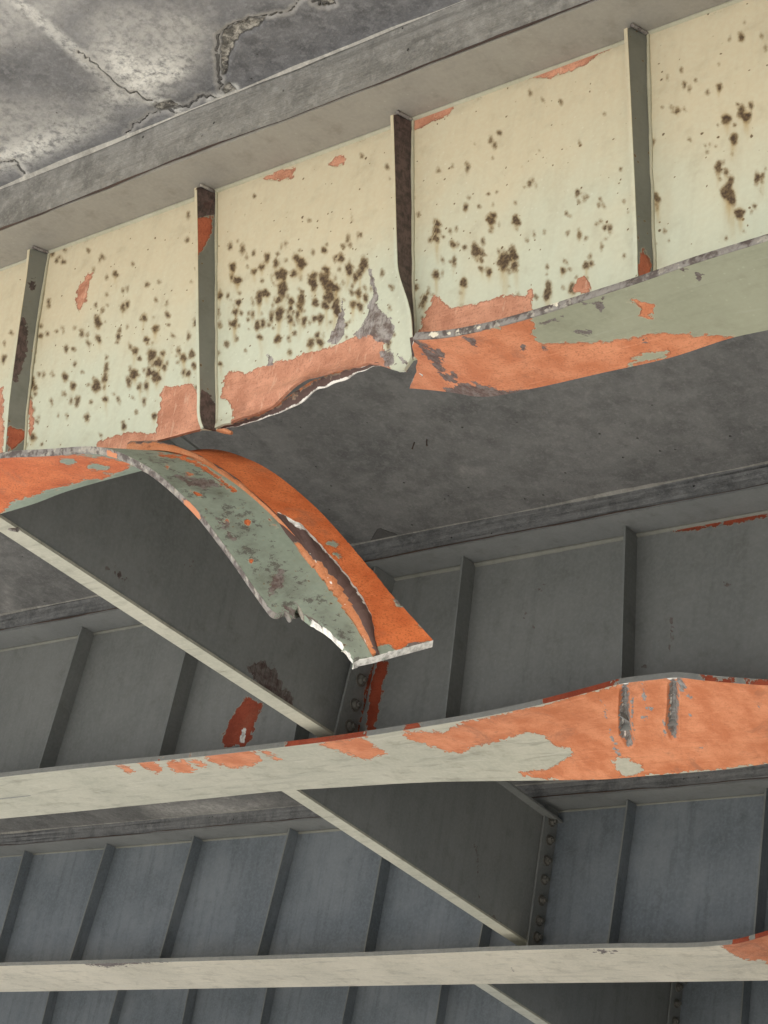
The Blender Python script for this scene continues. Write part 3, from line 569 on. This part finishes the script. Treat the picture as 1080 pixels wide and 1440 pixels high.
# ragged torn rim on the near side of the tip
e = np.zeros(420); e[UT:] = np.abs(jag(420 - UT, .006, 4, 31)); A[:, 0, 1] += e; A[:, 1, 1] += e * .6
Bk = thicken(A, TF)
if Bk[60, 16, 2] < A[60, 16, 2]: Bk = thicken(A, -TF)
V, Fc = solid_grid(A, Bk); p = survey(V); nA = len(V) // 2
under = np.arange(len(V)) < nA
vv = np.tile(np.tile(np.linspace(0, 1, 33), 420), 2); uu = np.tile(np.repeat(np.arange(420), 33), 2)
pe_under = union(p, [[(-400, 560), (60, 640), (120, 640), (190, 650), (160, 668), (110, 678), (70, 690), (20, 705), (-60, 780), (-400, 900)]], sc1)
ho = union(p, [[(88, 648, 4), (104, 649, 3)], [(128, 655, 5), (150, 658, 3)], [(60, 700, 4), (100, 690, 6), (200, 664, 8)]], sc1); pe_under = np.minimum(pe_under, -ho)
pe_top = np.where(vv > .5, .2 - np.abs(np.minimum(0, (vv - .53) * .36 * 3)), -1.)
pe_top = np.where(vv > .5, (vv - .5) * .36 - .004, -1.)
pe_top = np.maximum(pe_top, union(p, [[(345, 728), (352, 732), (350, 738), (344, 735)], [(308, 730), (320, 732), (316, 738)], [(270, 690), (285, 696), (278, 700)], [(262, 664), (272, 668), (265, 670)], [(230, 655), (240, 654), (236, 660)], [(350, 790), (354, 788), (352, 795)], [(225, 640, 2), (255, 643, 3), (290, 660, 3), (330, 690, 2)], [(378, 730, 2), (388, 742, 1)]], .0026))
holes = union(p, [[(462, 763, 4), (474, 766, 2)], [(470, 778, 2), (478, 784, 2)], [(553, 842), (578, 840), (582, 850), (560, 854)], [(560, 920), (575, 905), (608, 902), (612, 914), (565, 925)], [(584, 872), (594, 874), (598, 884), (590, 880)], [(524, 910), (545, 906), (556, 915), (530, 930)]], .0026)
pe_top = np.minimum(pe_top, np.where(vv > .5, -holes, 1.))
wh_top = union(p, [[(505, 930), (530, 932), (550, 912), (545, 926), (520, 940)]], .0026)
ba = np.full(len(V), -1.)
ba = np.maximum(ba, np.where(under, -1, union(p, [[(240, 665), (262, 672), (300, 676), (308, 686), (262, 684)], [(395, 850), (440, 868), (470, 905), (450, 900), (420, 878)], [(553, 842), (578, 840), (582, 850), (560, 854)], [(560, 920), (575, 905), (608, 902), (612, 914), (565, 925)], [(300, 720), (318, 735), (335, 760), (322, 755)], [(384, 810), (395, 800), (402, 822), (390, 830), (375, 840)]], .0026)))
dirt = np.where(under, .1, np.where(vv < .5, .55 * np.clip(1.2 - np.abs(vv - .2) * 3.2, .25, 1), .2))
rimv = (vv < .001) | (uu == 419)
whr = np.where((uu >= UT + 4) & (vv < .03), .012, -1.); whr = np.where((uu == 419), .004, whr)
torn = mesh('bottom_flange', V, Fc, m_rib, g1, dict(peel=np.where(under, pe_under, pe_top), bare=ba, white=np.maximum(whr, np.where(under, -1, wh_top)), dirt=dirt, speck=np.where(under, .1, np.where(vv < .5, 1.25, .35))), smooth=False, used=ATTRS[:7])
torn['label'] = 'torn bottom flange curling down to a hanging tip, grey green and orange'
# mill edge of the flange plate on the near side
E0 = A[:UT - 4, 0]; E1 = Bk[:UT - 4, 0]; outw = np.array([0, -.0025, 0])
Aa = np.stack([E0 + outw, E0 * .5 + E1 * .5 + outw * 1.6, E1 + outw], 1); Bb = np.stack([E0, (E0 + E1) / 2, E1], 1) + np.array([0, .003, 0])
V, Fc = solid_grid(Aa[:, ::-1], Bb[:, ::-1]); p = survey(V); r = np.random.default_rng(2)
chips = [[(x, y - 4), (x + 7, y - 4), (x + 6, y + 4), (x - 1, y + 4)] for x, y in ((8, 640), (24, 639), (50, 637), (64, 636), (92, 634), (118, 634), (142, 637))]
pl = [[(150, 632), (166, 638), (164, 648), (150, 640)], [(256, 700), (268, 706), (285, 730), (278, 732), (262, 716)]]
mesh('plate_edge', V, Fc, m_edge, torn, dict(peel=union(p, pl, .0026)), used=ATTRS[:7])
# stub of web left on the torn flange
topC = Bk[:, 16]
iu = np.arange(95, 420)
s0 = topC[iu]
tipp = [(190, 624), (228, 627), (268, 642), (320, 671), (360, 697), (400, 724), (425, 742), (450, 765), (475, 795), (500, 828), (518, 852), (522, 875), (524, 900), (526, 925)]
tipY = [.012, .016, .02, .03, .035, .04, .055, .07, .08, .08, .07, .05, .03, .006]
T = np.array([UY(a, b, Y1 + c) for (a, b), c in zip(tipp, tipY)]); T = catmull(T, 194)
T = np.stack([np.interp(np.linspace(0, 1, len(iu)), np.linspace(0, 1, len(T)), T[:, k]) for k in range(3)], -1)
k0 = int(np.argmin(np.linalg.norm(s0 - T[0], axis=1))); s0 = s0[k0:]
T = np.stack([np.interp(np.linspace(0, 1, len(s0)), np.linspace(0, 1, len(T)), T[:, k]) for k in range(3)], -1)
T = s0 + (T - s0) * .88
T += np.stack([jag(len(s0), .003, 4, 61), jag(len(s0), .004, 4, 62), jag(len(s0), .003, 4, 63)], -1)
tt = np.linspace(0, 1, 9); A2 = s0[:, None] + (T - s0)[:, None] * tt[None, :, None]
A2[..., 2] += (.03 * np.sin(np.pi * tt) * 0)[None]; nrm = normals(A2); A2 += nrm * (np.sin(np.pi * tt) * .012)[None, :, None]
B2 = A2 + normals(A2) * .011
V, Fc = solid_grid(A2, B2); tv = np.tile(np.tile(tt, len(s0)), 2); p = survey(V)
pe = np.where(tv < .34, .02, -.05); pe = np.where((p[:, 0] < 300), np.where(tv < .5, .012, -.004), pe)
mesh('web_stub', V, Fc, m_stub, torn, dict(peel=pe, white=np.maximum(np.where((p[:, 0] > 405) & (p[:, 0] < 512), (tv - .86) * .06, (tv - .97) * .07), np.maximum(union(p, [[(484, 848, .8), (498, 872, 1.2), (512, 896, 1), (520, 915, .6)], [(430, 770, .5), (452, 800, .9), (470, 826, .5)]], .0026) - .001, -1)), spot=np.full(len(V), -1.)), used=ATTRS[:7])  # white rim and streaks paint highlights onto the stub

# torn flange, right
rn = [(579, 478), (600, 477), (624, 475), (682, 464), (746, 447), (825, 422), (893, 400), (977, 371), (1080, 339)]
rf = [(577, 546), (600, 548), (628, 551), (682, 558), (751, 546), (844, 525), (942, 503), (1026, 476), (1080, 464)]
stN = [UY(a, b, YN) for a, b in rn] + [np.array([-1.5, YN, zf]), np.array([XR, YN, zf])]
stF = [UY(a, b, YF) for a, b in rf] + [np.array([-1.6, YF, zf]), np.array([XR, YF, zf])]
stC = [(a + b) / 2 for a, b in zip(stN, stF)]; stC[0] = UY(586, 511, Y1); stC[1] = UY(600, 512, Y1)
A = ruled(stN, stC, stF, 330, 41, TF); A[:6, :, 0] += (jag(41, .006, 4, 77) * 1)[None] * np.linspace(1, 0, 6)[:, None]
Bk = thicken(A, TF)
if Bk[60, 20, 2] < A[60, 20, 2]: Bk = thicken(A, -TF)
V, Fc = solid_grid(A, Bk); p = survey(V); half = len(V) // 2; un_ = np.arange(len(V)) < half
uu = np.tile(np.repeat(np.arange(330), 41), 2)
pe = union(p, [[(560, 460), (600, 470), (690, 462), (744, 446), (752, 456), (748, 470), (760, 486), (782, 484), (800, 482), (860, 480), (900, 474), (925, 467), (960, 470), (1005, 472), (1030, 474), (1040, 490), (940, 520), (900, 520), (884, 512), (850, 560), (560, 600)], [(884, 422), (892, 418), (902, 424), (918, 428), (918, 446), (900, 444), (903, 432)]], sc1)
pe = np.minimum(pe, -union(p, [[(882, 512), (905, 497), (940, 490), (944, 498), (900, 512)]], sc1))
ba = union(p, [[(583, 480, 2), (606, 492, 2), (622, 500, 3)], [(590, 488, 2), (606, 500, 6), (615, 513, 7), (626, 525, 3), (640, 536, 2.5)], [(616, 520, 2), (625, 532, 3), (632, 541, 2)], [(626, 548), (645, 540), (670, 539), (690, 544), (708, 548), (745, 546), (700, 570), (640, 560)], [(655, 474, 2), (664, 480, 3), (670, 485, 2)], [(735, 490, 4), (741, 493, 3)], [(815, 425, 3), (838, 428, 2.5), (848, 420, 2)], [(840, 430, 4), (846, 436, 3)], [(960, 380, 4), (968, 378, 3)], [(978, 382, 3), (984, 390, 5)], [(636, 528, 4), (642, 530, 3)], [(814, 466, 2.5), (830, 468, 2)], [(760, 455, 2), (790, 447, 2)], [(904, 480, 3), (910, 481, 2)], [(765, 490, 2), (770, 492, 1)]], sc1)  # dark streaks and patches over the flange, drawn with the bare-steel colours
rf_ = mesh('bottom_flange', V, Fc, m_fl1, g1, dict(peel=np.where(un_, pe, -1), bare=np.where(un_, ba, -1), white=np.where((uu == 0), .02, -1)), used=ATTRS[:7])
rf_['label'] = 'bent stump of bottom flange, green with orange primer patches'
E0 = A[:, 0]; E1 = Bk[:, 0]
Aa = np.stack([E0 + outw, E0 * .5 + E1 * .5 + outw * 1.6, E1 + outw], 1); Bb = np.stack([E0, (E0 + E1) / 2, E1], 1) + np.array([0, .003, 0])
V, Fc = solid_grid(Aa[:, ::-1], Bb[:, ::-1]); p = survey(V)
mesh('plate_edge', V, Fc, m_edge, rf_, dict(white=union(p, [[(604, 468), (618, 466), (616, 473), (603, 474)], [(628, 467), (634, 466), (634, 472)], [(640, 465), (646, 463), (646, 470)], [(668, 460), (676, 458), (674, 464)], [(772, 428), (786, 424), (784, 432)]], .0026)), used=ATTRS[:7])

# ---- inner girders
def straight_line_stiff(g, gi, top, bot, mat, b=.07, zbot=None, fn=None, extend=False):
    y = YG[gi] - b; P = UY(*top, y); Q = UY(*bot, y)
    d = (Q[0] - P[0]) / (Q[2] - P[2] + 1e-9); zt = ZT[gi] - .003; zb_ = zbot if zbot else ZT[gi] - 1.0
    o = [np.array([P[0] + d * (z - P[2]), y, z]) for z in (zt, (zt + zb_) / 2, zb_)]; j = [q + np.array([0, b - .006, 0]) for q in o]
    return stiffener(g, gi, o, j, mat, thick=.011, fn=fn, weld=None, edge_mat=m_edgein)
def inner_web(g, gi, zb_, fn, step=.02, x0=-14, x1=-2):
    xs = np.concatenate([[XL], np.arange(x0, x1, step), [XR]]); zs = np.linspace(ZT[gi] - .0005, zb_, int(1.0 / step))
    XX, ZZ = np.meshgrid(xs, zs, indexing='ij'); A = np.stack([XX, np.full_like(XX, YG[gi] - .006) + .003 * np.sin(XX * 3.2) * np.sin((ZZ - zb_) * 3), ZZ], -1); B = A.copy(); B[..., 1] = YG[gi] + .006
    V, Fc = solid_grid(A, B); p = survey(V); at = fn(p) if fn else {}
    return mesh('web', V, Fc, m_in if gi == 1 else m_in3, g, at, used=ATTRS[:7])

g2 = girder('second girder back, its bottom flange dented and stripped to orange at the right', 1)
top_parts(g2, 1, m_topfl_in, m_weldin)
Y2 = YG[1]; W2 = .30
def web2(p):
    s = .0037
    return dict(peel=union(p, [[(312, 1040), (322, 1015), (334, 995), (348, 978), (356, 985), (370, 990), (362, 1005), (352, 1040), (345, 1050), (312, 1050)], [(514, 1030), (522, 960), (530, 930), (548, 930), (540, 960), (534, 990), (526, 1030)], [(945, 746), (980, 738), (1030, 730), (1085, 720), (1085, 726), (1020, 738), (950, 748)]], s),
        bare=union(p, [[(944, 870, .8), (945, 890, 1.3), (942, 915, 1)], [(925, 900, 1), (930, 892, 1)], [(905, 935, 2), (908, 938, 1)], [(735, 868, 2), (740, 860, 1.5)], [(755, 830, 1.2), (768, 822, 1)], [(748, 880, 1), (752, 884, 1)], [(775, 840, 1), (778, 838, 1)], [(1022, 820, 1.4), (1024, 822, 1)]], s),
        white=union(p, [[(335, 1045), (341, 1024), (347, 1022), (343, 1045)]], s))
inner_web(g2, 1, 3.14 + CAMZ, web2)
pit = .97
ST2 = [((115, 884), (56, 1077)), ((261, 917), (225, 1058)), ((652, 782), (632, 960)), ((880, 737), (874, 955))]
for a, b in ST2: straight_line_stiff(g2, 1, a, b, m_in, b=.11, zbot=3.165 + CAMZ)
xx = UY(418, 1015, Y2 - .11)
for X0, dx in ((xx[0] + .0, .0), (UY(115, 884, Y2 - .07)[0] - pit, 0), (UY(880, 737, Y2 - .07)[0] + pit * 1.03, 0)):
    o = [np.array([X0, Y2 - .11, z]) for z in (ZT[1] - .003, ZT[1] - .5, 3.165 + CAMZ)]; stiffener(g2, 1, o, [q + np.array([0, .104, 0]) for q in o], m_in, thick=.011)
n2 = [(0, 1093), (80, 1084), (159, 1076), (280, 1064), (400, 1050), (480, 1040), (560, 1028), (680, 1008), (760, 991), (830, 973), (872, 962), (920, 956), (950, 953), (990, 957), (1080, 964)]
f2 = [(0, 1151.5), (100, 1142), (200, 1132), (300, 1122), (400, 1112), (480, 1107), (560, 1102), (640, 1099), (720, 1098), (800, 1097), (850, 1096), (900, 1092), (950, 1088), (1010, 1083), (1080, 1074)]
stN = [np.array([XL, Y2 - W2, 3.14 + CAMZ]), np.array([-12, Y2 - W2, 3.14 + CAMZ])] + [UY(a, b, Y2 - W2) for a, b in n2] + [np.array([-2.6, Y2 - W2, 3.12 + CAMZ]), np.array([XR, Y2 - W2, 3.12 + CAMZ])]
stF = [np.array([XL, Y2 + W2, 3.14 + CAMZ]), np.array([-12, Y2 + W2, 3.14 + CAMZ])] + [UY(a, b, Y2 + W2) for a, b in f2] + [np.array([-2.8, Y2 + W2, 3.09 + CAMZ]), np.array([XR, Y2 + W2, 3.11 + CAMZ])]
stC = [(a + b) / 2 for a, b in zip(stN, stF)]
A = ruled(stN, stC, stF, 900, 49, TF)
p0 = survey(A.reshape(-1, 3)); g_in = union(p0, [[(879, 960, 6), (878, 1000, 7), (880, 1030, 8), (886, 1044, 6)], [(947, 955, 7), (947, 990, 7), (945, 1020, 8), (948, 1034, 6)]], .0037).reshape(A.shape[:2])
vfade = np.clip((np.linspace(0, 1, 49) - .03) / .08, 0, 1)[None]; A[..., 2] += np.clip(g_in + .006, 0, .026) * 1.3 * vfade; A[..., 2] -= np.exp(-((g_in + .010) / .006) ** 2) * .002 * vfade
Bk = A.copy(); Bk[..., 2] += TF
V, Fc = solid_grid(A, Bk); p = survey(V); half = len(V) // 2; un_ = np.arange(len(V)) < half
s = .0037
pe = union(p, [[(160, 1074), (180, 1076), (190, 1086), (182, 1088), (168, 1080)], [(192, 1072), (214, 1070), (230, 1084), (222, 1088), (200, 1078)], [(232, 1072), (258, 1068), (276, 1082), (270, 1087), (248, 1087)], [(262, 1070), (275, 1068), (292, 1076), (284, 1080)], [(284, 1062), (330, 1056), (358, 1055), (370, 1070), (352, 1078), (325, 1080), (305, 1076)], [(366, 1056), (376, 1054), (396, 1068), (390, 1070)], [(445, 1046), (470, 1040), (516, 1037), (524, 1048), (544, 1058), (520, 1069), (490, 1062), (462, 1052)],
    [(565, 1030), (600, 1028), (625, 1030), (640, 1020), (700, 1004), (770, 990), (830, 973), (875, 960), (950, 950), (1000, 955), (1200, 968), (1200, 1060), (1080, 1074), (1000, 1083), (905, 1091), (880, 1098), (800, 1099), (735, 1092), (730, 1086), (770, 1082), (790, 1070), (806, 1058), (800, 1052), (780, 1050), (765, 1034), (740, 1030), (715, 1038), (690, 1046), (665, 1050), (648, 1060), (625, 1056), (600, 1046), (575, 1042)]], s)
pe = np.minimum(pe, -union(p, [[(860, 1070), (870, 1065), (890, 1068), (904, 1084), (885, 1092), (874, 1090)]], s))
ba = union(p, [[(879, 963, 4), (878, 1000, 6.5), (880, 1030, 7.5), (886, 1043, 5)], [(947, 958, 5), (947, 990, 6.5), (945, 1020, 7.5), (948, 1033, 5)], [(890, 980, .8), (889, 1010, .8), (893, 1040, 1)], [(903, 962, 1), (908, 990, .8), (911, 1015, .8)], [(934, 1013, 1), (936, 1035, .8)], [(955, 955, 4), (960, 968, 3)]] + [[(846 + i * 1.5 + (i % 3) * 2, 988 + i * 5.2, 1.1), (847 + i * 1.5, 990 + i * 5.2, .8)] for i in range(15)] + [[(x, y, 1.6), (x + 2, y + 2, 1)] for x, y in ((968, 978), (970, 1005), (1066, 994), (1000, 1017), (988, 1050), (902, 1067), (915, 996), (905, 1010))], s)
f2o = mesh('bottom_flange', V, Fc, m_in_light, g2, dict(peel=np.where(un_, pe, pe), bare=np.where(un_, ba, -1), white=np.where(un_, union(p, [[(876, 985, .9), (876, 1015, 1.2), (880, 1036, 1)], [(944, 975, .9), (943, 1005, 1.2)], [(940, 953, 3), (950, 953, 3)], [(872, 961, 2), (882, 959, 3)]], s) - .002, -1)), used=ATTRS[:7]); f2o['label'] = 'bottom flange bulging upward with two gouges and orange primer at right'
E0 = A[:, 0]; E1 = Bk[:, 0]
Aa = np.stack([E0 + outw, E1 + outw], 1); Bb = np.stack([E0, E1], 1) + np.array([0, .003, 0]); V, Fc = solid_grid(Aa[:, ::-1], Bb[:, ::-1]); p = survey(V)
mesh('plate_edge', V, Fc, m_in, f2o, dict(peel=-.007 + union(p, [[(400, 1030), (480, 1020), (520, 1020), (516, 1045), (400, 1060)], [(564, 1010), (594, 1005), (594, 1030), (564, 1034)], [(755, 975), (870, 940), (870, 970), (780, 998), (760, 998)], [(985, 945), (1035, 950), (1035, 970), (985, 970)], [(1045, 950), (1200, 950), (1200, 980), (1045, 975)], [(265, 1055), (272, 1055), (272, 1075), (265, 1075)], [(220, 1058), (228, 1058), (226, 1075), (220, 1075)]], s) * .5), used=ATTRS[:7])

g3 = girder('third girder back, dim olive web above a pale straight bottom flange', 2)
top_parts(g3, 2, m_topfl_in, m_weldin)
Y3 = YG[2]; W3 = .31; zf3 = UY(300, 1350, Y3 - W3)[2]
inner_web(g3, 2, zf3 + TF, None, .03, -17, -4)
for a, b in [((34, 1198.5), (-8, 1349)), ((150, 1187.5), (100, 1346.5)), ((272.5, 1177.5), (226, 1343.5)), ((407.5, 1166), (363.5, 1338.5)), ((535, 1217), (513.5, 1335)), ((677, 1307), (673, 1329)), ((883.7, 1124), (856, 1325)), ((1078, 1107), (1061.5, 1312))]:
    if a[0] == 677: a = (708, 1140); b = (674, 1329)
    straight_line_stiff(g3, 2, a, b, m_in3, b=.105, zbot=zf3 + TF)
n3 = [(0, 1358.5), (540, 1343.5), (700, 1337), (860, 1333), (1006, 1330), (1035, 1327), (1066, 1319), (1090, 1312)]
f3 = [(0, 1395), (540, 1386), (700, 1383.5), (860, 1381.5), (1006, 1380), (1035, 1379.5), (1066, 1379), (1090, 1378.5)]
stN = [np.array([XL, Y3 - W3, zf3])] + [UY(a, b, Y3 - W3) for a, b in n3] + [np.array([-4.6, Y3 - W3, zf3 + .03]), np.array([XR, Y3 - W3, zf3])]
stF = [np.array([XL, Y3 + W3, zf3])] + [UY(a, b, Y3 + W3) for a, b in f3] + [np.array([-5.2, Y3 + W3, zf3]), np.array([XR, Y3 + W3, zf3])]
stC = [(a + b) / 2 for a, b in zip(stN, stF)]; A = ruled(stN, stC, stF, 500, 25, TF); Bk = A.copy(); Bk[..., 2] += TF
V, Fc = solid_grid(A, Bk); p = survey(V); half = len(V) // 2; un_ = np.arange(len(V)) < half; s = .0048
pe = union(p, [[(1006, 1326), (1060, 1315), (1200, 1300), (1200, 1370), (1082, 1356), (1070, 1350), (1052, 1350), (1030, 1342)]], s)
ba = union(p, [[(115, 1355, 2), (150, 1356, 5), (200, 1352, 3), (250, 1350, 2)], [(825, 1336, 1), (850, 1339, 3), (866, 1338, 2)], [(720, 1362, 1.5), (722, 1366, 1)]], s) - .004
f3o = mesh('bottom_flange', V, Fc, m_fl3, g3, dict(peel=pe, bare=np.where(un_, ba, -1)), used=ATTRS[:7])
E0 = A[:, 0]; E1 = Bk[:, 0]; Aa = np.stack([E0 + outw, E1 + outw], 1); Bb = np.stack([E0, E1], 1) + np.array([0, .003, 0]); V, Fc = solid_grid(Aa[:, ::-1], Bb[:, ::-1]); p = survey(V)
mesh('plate_edge', V, Fc, m_in, f3o, dict(peel=union(p, [[(1030, 1315), (1055, 1312), (1052, 1330), (1030, 1330)], [(1062, 1300), (1200, 1290), (1200, 1330), (1062, 1325)]], s)), used=ATTRS[:7])

g4 = girder('farthest girder at the bottom edge, dark web with evenly spaced stiffeners', 3)
top_parts(g4, 3, m_topfl_in, m_weldin)
Y4 = YG[3]; inner_web(g4, 3, ZT[3] - 1.0, None, .05, -22, -5)
for a, b in [((70, 1395), (59, 1440)), ((166, 1393), (153, 1440)), ((266, 1391), (256, 1440)), ((376, 1389), (366, 1440)), ((492, 1386), (481, 1440)), ((621, 1386), (613, 1440)), ((1046, 1385), (1042, 1440)), ((760, 1386), (753, 1440))]: straight_line_stiff(g4, 3, a, b, m_in3, b=.11)
V, Fc = box((XL, Y4 - .31, ZT[3] - 1.0 - TF), (XR, Y4 + .31, ZT[3] - 1.0)); mesh('bottom_flange', V, Fc, m_in_light, g4, used=ATTRS[:7])

# ------------------------------------------------------------------ bolted cross diaphragms
def hexbolt():
    V = []; Fc = []
    def ring(r, x, k): 
        b = len(V)
        for i in range(k): V.append((x, r * math.cos(i * 2 * math.pi / k + .2), r * math.sin(i * 2 * math.pi / k + .2)))
        return list(range(b, b + k))
    def join(a, b): 
        for i in range(len(a)): Fc.append([a[i], a[(i + 1) % len(a)], b[(i + 1) % len(b)], b[i]])
    a = ring(.027, 0, 10); b = ring(.027, .004, 10); join(a, b); Fc.append(b)
    a = ring(.019, .004, 6); b = ring(.019, .018, 6); c = ring(.015, .021, 6); join(a, b); join(b, c); Fc.append(c)
    a = ring(.0095, .021, 8); b = ring(.0095, .031, 8); join(a, b); Fc.append(b)
    me = bpy.data.meshes.new('bolt'); me.from_pydata(V, [], Fc); me.materials.append(m_bolt); me.update(); return me
BOLT = hexbolt()
def diaphragm(label, ga, gb, A, B, topA, topB, conn_x, conn_b, boltpx, wflange, strip=None, zc=None):
    """A,B: seen lower edge of its web plate at girders ga and gb, on the side the camera sees"""
    d = thing('cross_diaphragm', tuple((A + B) / 2), label, 'cross diaphragm', 'cross diaphragms between the girders')
    D = (B - A) / np.linalg.norm(B - A); side = np.array([-D[1], D[0], 0.0]); side /= np.linalg.norm(side)
    if side[0] > 0: side = -side
    n = 60; u = np.linspace(0, 1, n); lo = A + (B - A) * u[:, None]; hi = topA + (topB - topA) * u[:, None]
    Ag = np.stack([lo + (hi - lo) * t for t in np.linspace(0, 1, 24)], 1); Bg = Ag + side * .012
    V, Fc = solid_grid(Ag[:, ::-1], Bg[:, ::-1]); p = survey(V)
    mesh('web_plate', V, Fc, m_in, d, strip(p) if strip else None, used=ATTRS[:7])
    for nm, P, Q, up, mt, ov in (('bottom_flange', A, B, 0, m_in_light, .004), ('top_flange', topA, topB, 1, m_in, .07)):
        f = wflange; P = P.copy(); Q = Q.copy()
        zlo = -.014 if not up else 0.0; zhi = 0.0 if not up else .014
        Aa = np.stack([P - side * ov, P + side * f, Q + side * f, Q - side * ov])
        prof = np.stack([Aa + [0, 0, zlo], Aa + [0, 0, zhi]])
        V = prof.reshape(-1, 3); Fc = [[0, 1, 2, 3], [7, 6, 5, 4], [0, 4, 5, 1], [1, 5, 6, 2], [2, 6, 7, 3], [3, 7, 4, 0]]
        mesh(nm, V, Fc, mt, d, used=ATTRS[:7])
    yb = YG[gb]; X0, X1 = conn_x        # top and bottom X of the connection plate
    zt_ = ZT[gb] - .003; zb_ = zc
    o = [np.array([X0, yb - conn_b, zt_]), np.array([(X0 + X1) / 2, yb - conn_b, (zt_ + zb_) / 2]), np.array([X1, yb - conn_b, zb_])]
    j = [q + np.array([0, conn_b - .006, 0]) for q in o]
    stiffener(d, gb, o, j, m_in, thick=.014, name='connection_plate', fn=strip and (lambda V, n_, k_: strip(survey(V))))
    off = ROOTLOC[d.name]
    for k, (px, py) in enumerate(boltpx):
        P = UY(px, py, yb - conn_b * .5); bo = bpy.data.objects.new('bolt', BOLT); COL.objects.link(bo); bo.parent = d; bo.scale = (1.3, 1.35, 1.35)
        t = (P[2] - zt_) / (zb_ - zt_); X = X0 + (X1 - X0) * t
        bo.location = tuple(np.array([X + .0005, P[1], P[2]]) - off); bo.rotation_euler = (k * .7, 0, 0)
    return d
def off_line(P, a, b):                               # signed distance of a surveyed point from the sight line a-b
    q = survey(P[None])[0]; e = np.array(b, float) - a; w_ = q - a; return (e[0] * w_[1] - e[1] * w_[0]) / np.hypot(*e)
def bisect(f, lo, hi):
    fl = f(lo)
    for _ in range(50):
        m_ = (lo + hi) / 2
        if (f(m_) > 0) == (fl > 0): lo = m_
        else: hi = m_
    return (lo + hi) / 2
def lay(ga, gb, pa, pb, plate_top, plate_bot, cb, ztilt, zmin, top_px):
    """plan line of a diaphragm from its plate on girder gb and the sight line pa-pb of its lower edge"""
    ya, yb = YG[ga] + .03, YG[gb] - .02
    c0 = UY(*plate_top, YG[gb] - cb); c1 = UY(*plate_bot, YG[gb] - cb); sl = (c1[0] - c0[0]) / (c1[2] - c0[2])
    xb = lambda z: c0[0] + sl * (z - c0[2]) - .017
    zB = bisect(lambda z: off_line(np.array([xb(z), yb, z]), pa, pb), zmin - .4, zmin + .6); zB = max(zB, zmin)
    zA = zB + ztilt; xA = bisect(lambda x: off_line(np.array([x, ya, zA]), pa, pb), xb(zB) - 2.5, xb(zB) + 2.5)
    A0 = np.array([xA, ya, zA]); B0 = np.array([xb(zB), yb, zB])
    t = UPL(*top_px, A0, B0); u = (t[1] - ya) / (yb - ya); h = t[2] - (zA + (zB - zA) * u); print('diaphragm', A0, B0, 'height', h)
    h = min(max(h, .5), ZT[gb] - .09 - zB)
    return A0, B0, A0 + [0, 0, h], B0 + [0, 0, h], (c0[0] + sl * (ZT[gb] - c0[2]), c1[0] + sl * (zmin - c1[2]))
def d1(p):
    return dict(bare=union(p, [[(348, 942), (360, 930), (378, 930), (390, 950), (402, 972), (420, 988), (405, 996), (370, 970)], [(148, 800, 4), (158, 802, 3)], [(163, 803, 4), (176, 814, 3)], [(264, 795, 2.5), (272, 790, 2)]], .003),
        peel=union(p, [[(503, 1040), (510, 990), (520, 950), (530, 930), (545, 930), (530, 985), (520, 1040)]], .003), dirt=np.zeros(len(p)))
zc = 3.168 + CAMZ
A0, B0, tA, tB, cx = lay(0, 1, (28, 742), (468, 1030), (494, 940), (472, 1030), .17, .115, zc, (285, 624))
dA = diaphragm('dark steel cross diaphragm between the outer and second girders, behind the hanging flange', 0, 1, A0, B0, tA, tB, cx, .17, [(505, 957), (496, 992), (487, 1022), (514, 920), (523, 884), (532, 850)], .10, d1, zc)
P = UZ(16, 742, A0[2] - .02); V, Fc = tube([P + [-.03, 0, .01], P, P + [.035, .01, -.012]], [.012, .016, .011], 7); mesh('bent_bolt', V, Fc, m_edge, dA, used=ATTRS[:7])
def d2(p):
    return dict(bare=union(p, [[(596, 1240), (622, 1246), (650, 1262), (662, 1272), (700, 1292), (714, 1312), (690, 1306), (640, 1270)], [(668, 1185, 1), (672, 1205, 1.2), (670, 1240, 1), (674, 1262, .8)]], .004) - .003, dirt=np.zeros(len(p)), peel=np.full(len(p), -1.))
zc = zf3 + TF + .003
A0, B0, tA, tB, cx = lay(1, 2, (417, 1108), (722, 1310), (768, 1136), (743, 1325), .15, .25, zc, (740, 1112))
diaphragm('steel cross diaphragm between the second and third girders with a row of bolts', 1, 2, A0, B0, tA, tB, cx, .15, [(781, 1155), (777, 1181), (771, 1210), (766, 1237), (763, 1266), (757, 1295), (753, 1318)], .10, d2, zc)
zc = ZT[3] - .997
A0, B0, tA, tB, cx = lay(2, 3, (688, 1383), (775, 1440), (946, 1385), (940, 1440), .15, .25, zc, (900, 1300))
diaphragm('steel cross diaphragm at the bottom edge, behind the pale third flange', 2, 3, A0, B0, tA, tB, cx, .15, [(958, 1388), (955, 1411), (952, 1436)], .10, None, zc)

# ------------------------------------------------------------------ nails left in the soffit
for (x, y, lab, dx) in ((583, 622, 'rusty nail hanging from the inner soffit, left of a pair', -.01), (600, 618, 'rusty nail hanging from the inner soffit, right of a pair', .004)):
    yy = 5.5
    for _ in range(6):
        P = UY(x, y, yy); zs = float(sofz(P[1])); v = ray(x, y); yy += (zs - P[2]) / (v[2] / v[1] - (sofz(yy + .05) - sofz(yy)) / .05)
    P = UY(x, y, yy); t = thing('nail', tuple(P), lab, 'nail', 'nails left in the soffit')
    V, Fc = tube([P + [0, 0, .01], P + [dx * .4, 0, -.012], P + [dx, .003, -.03]], .0028, 6); mesh('shank', V, Fc, m_nail, t, used=())
    V, Fc = tube([P + [dx, .003, -.03], P + [dx * 1.1, .003, -.0335]], .0052, 8); mesh('head', V, Fc, m_nail, t, used=())
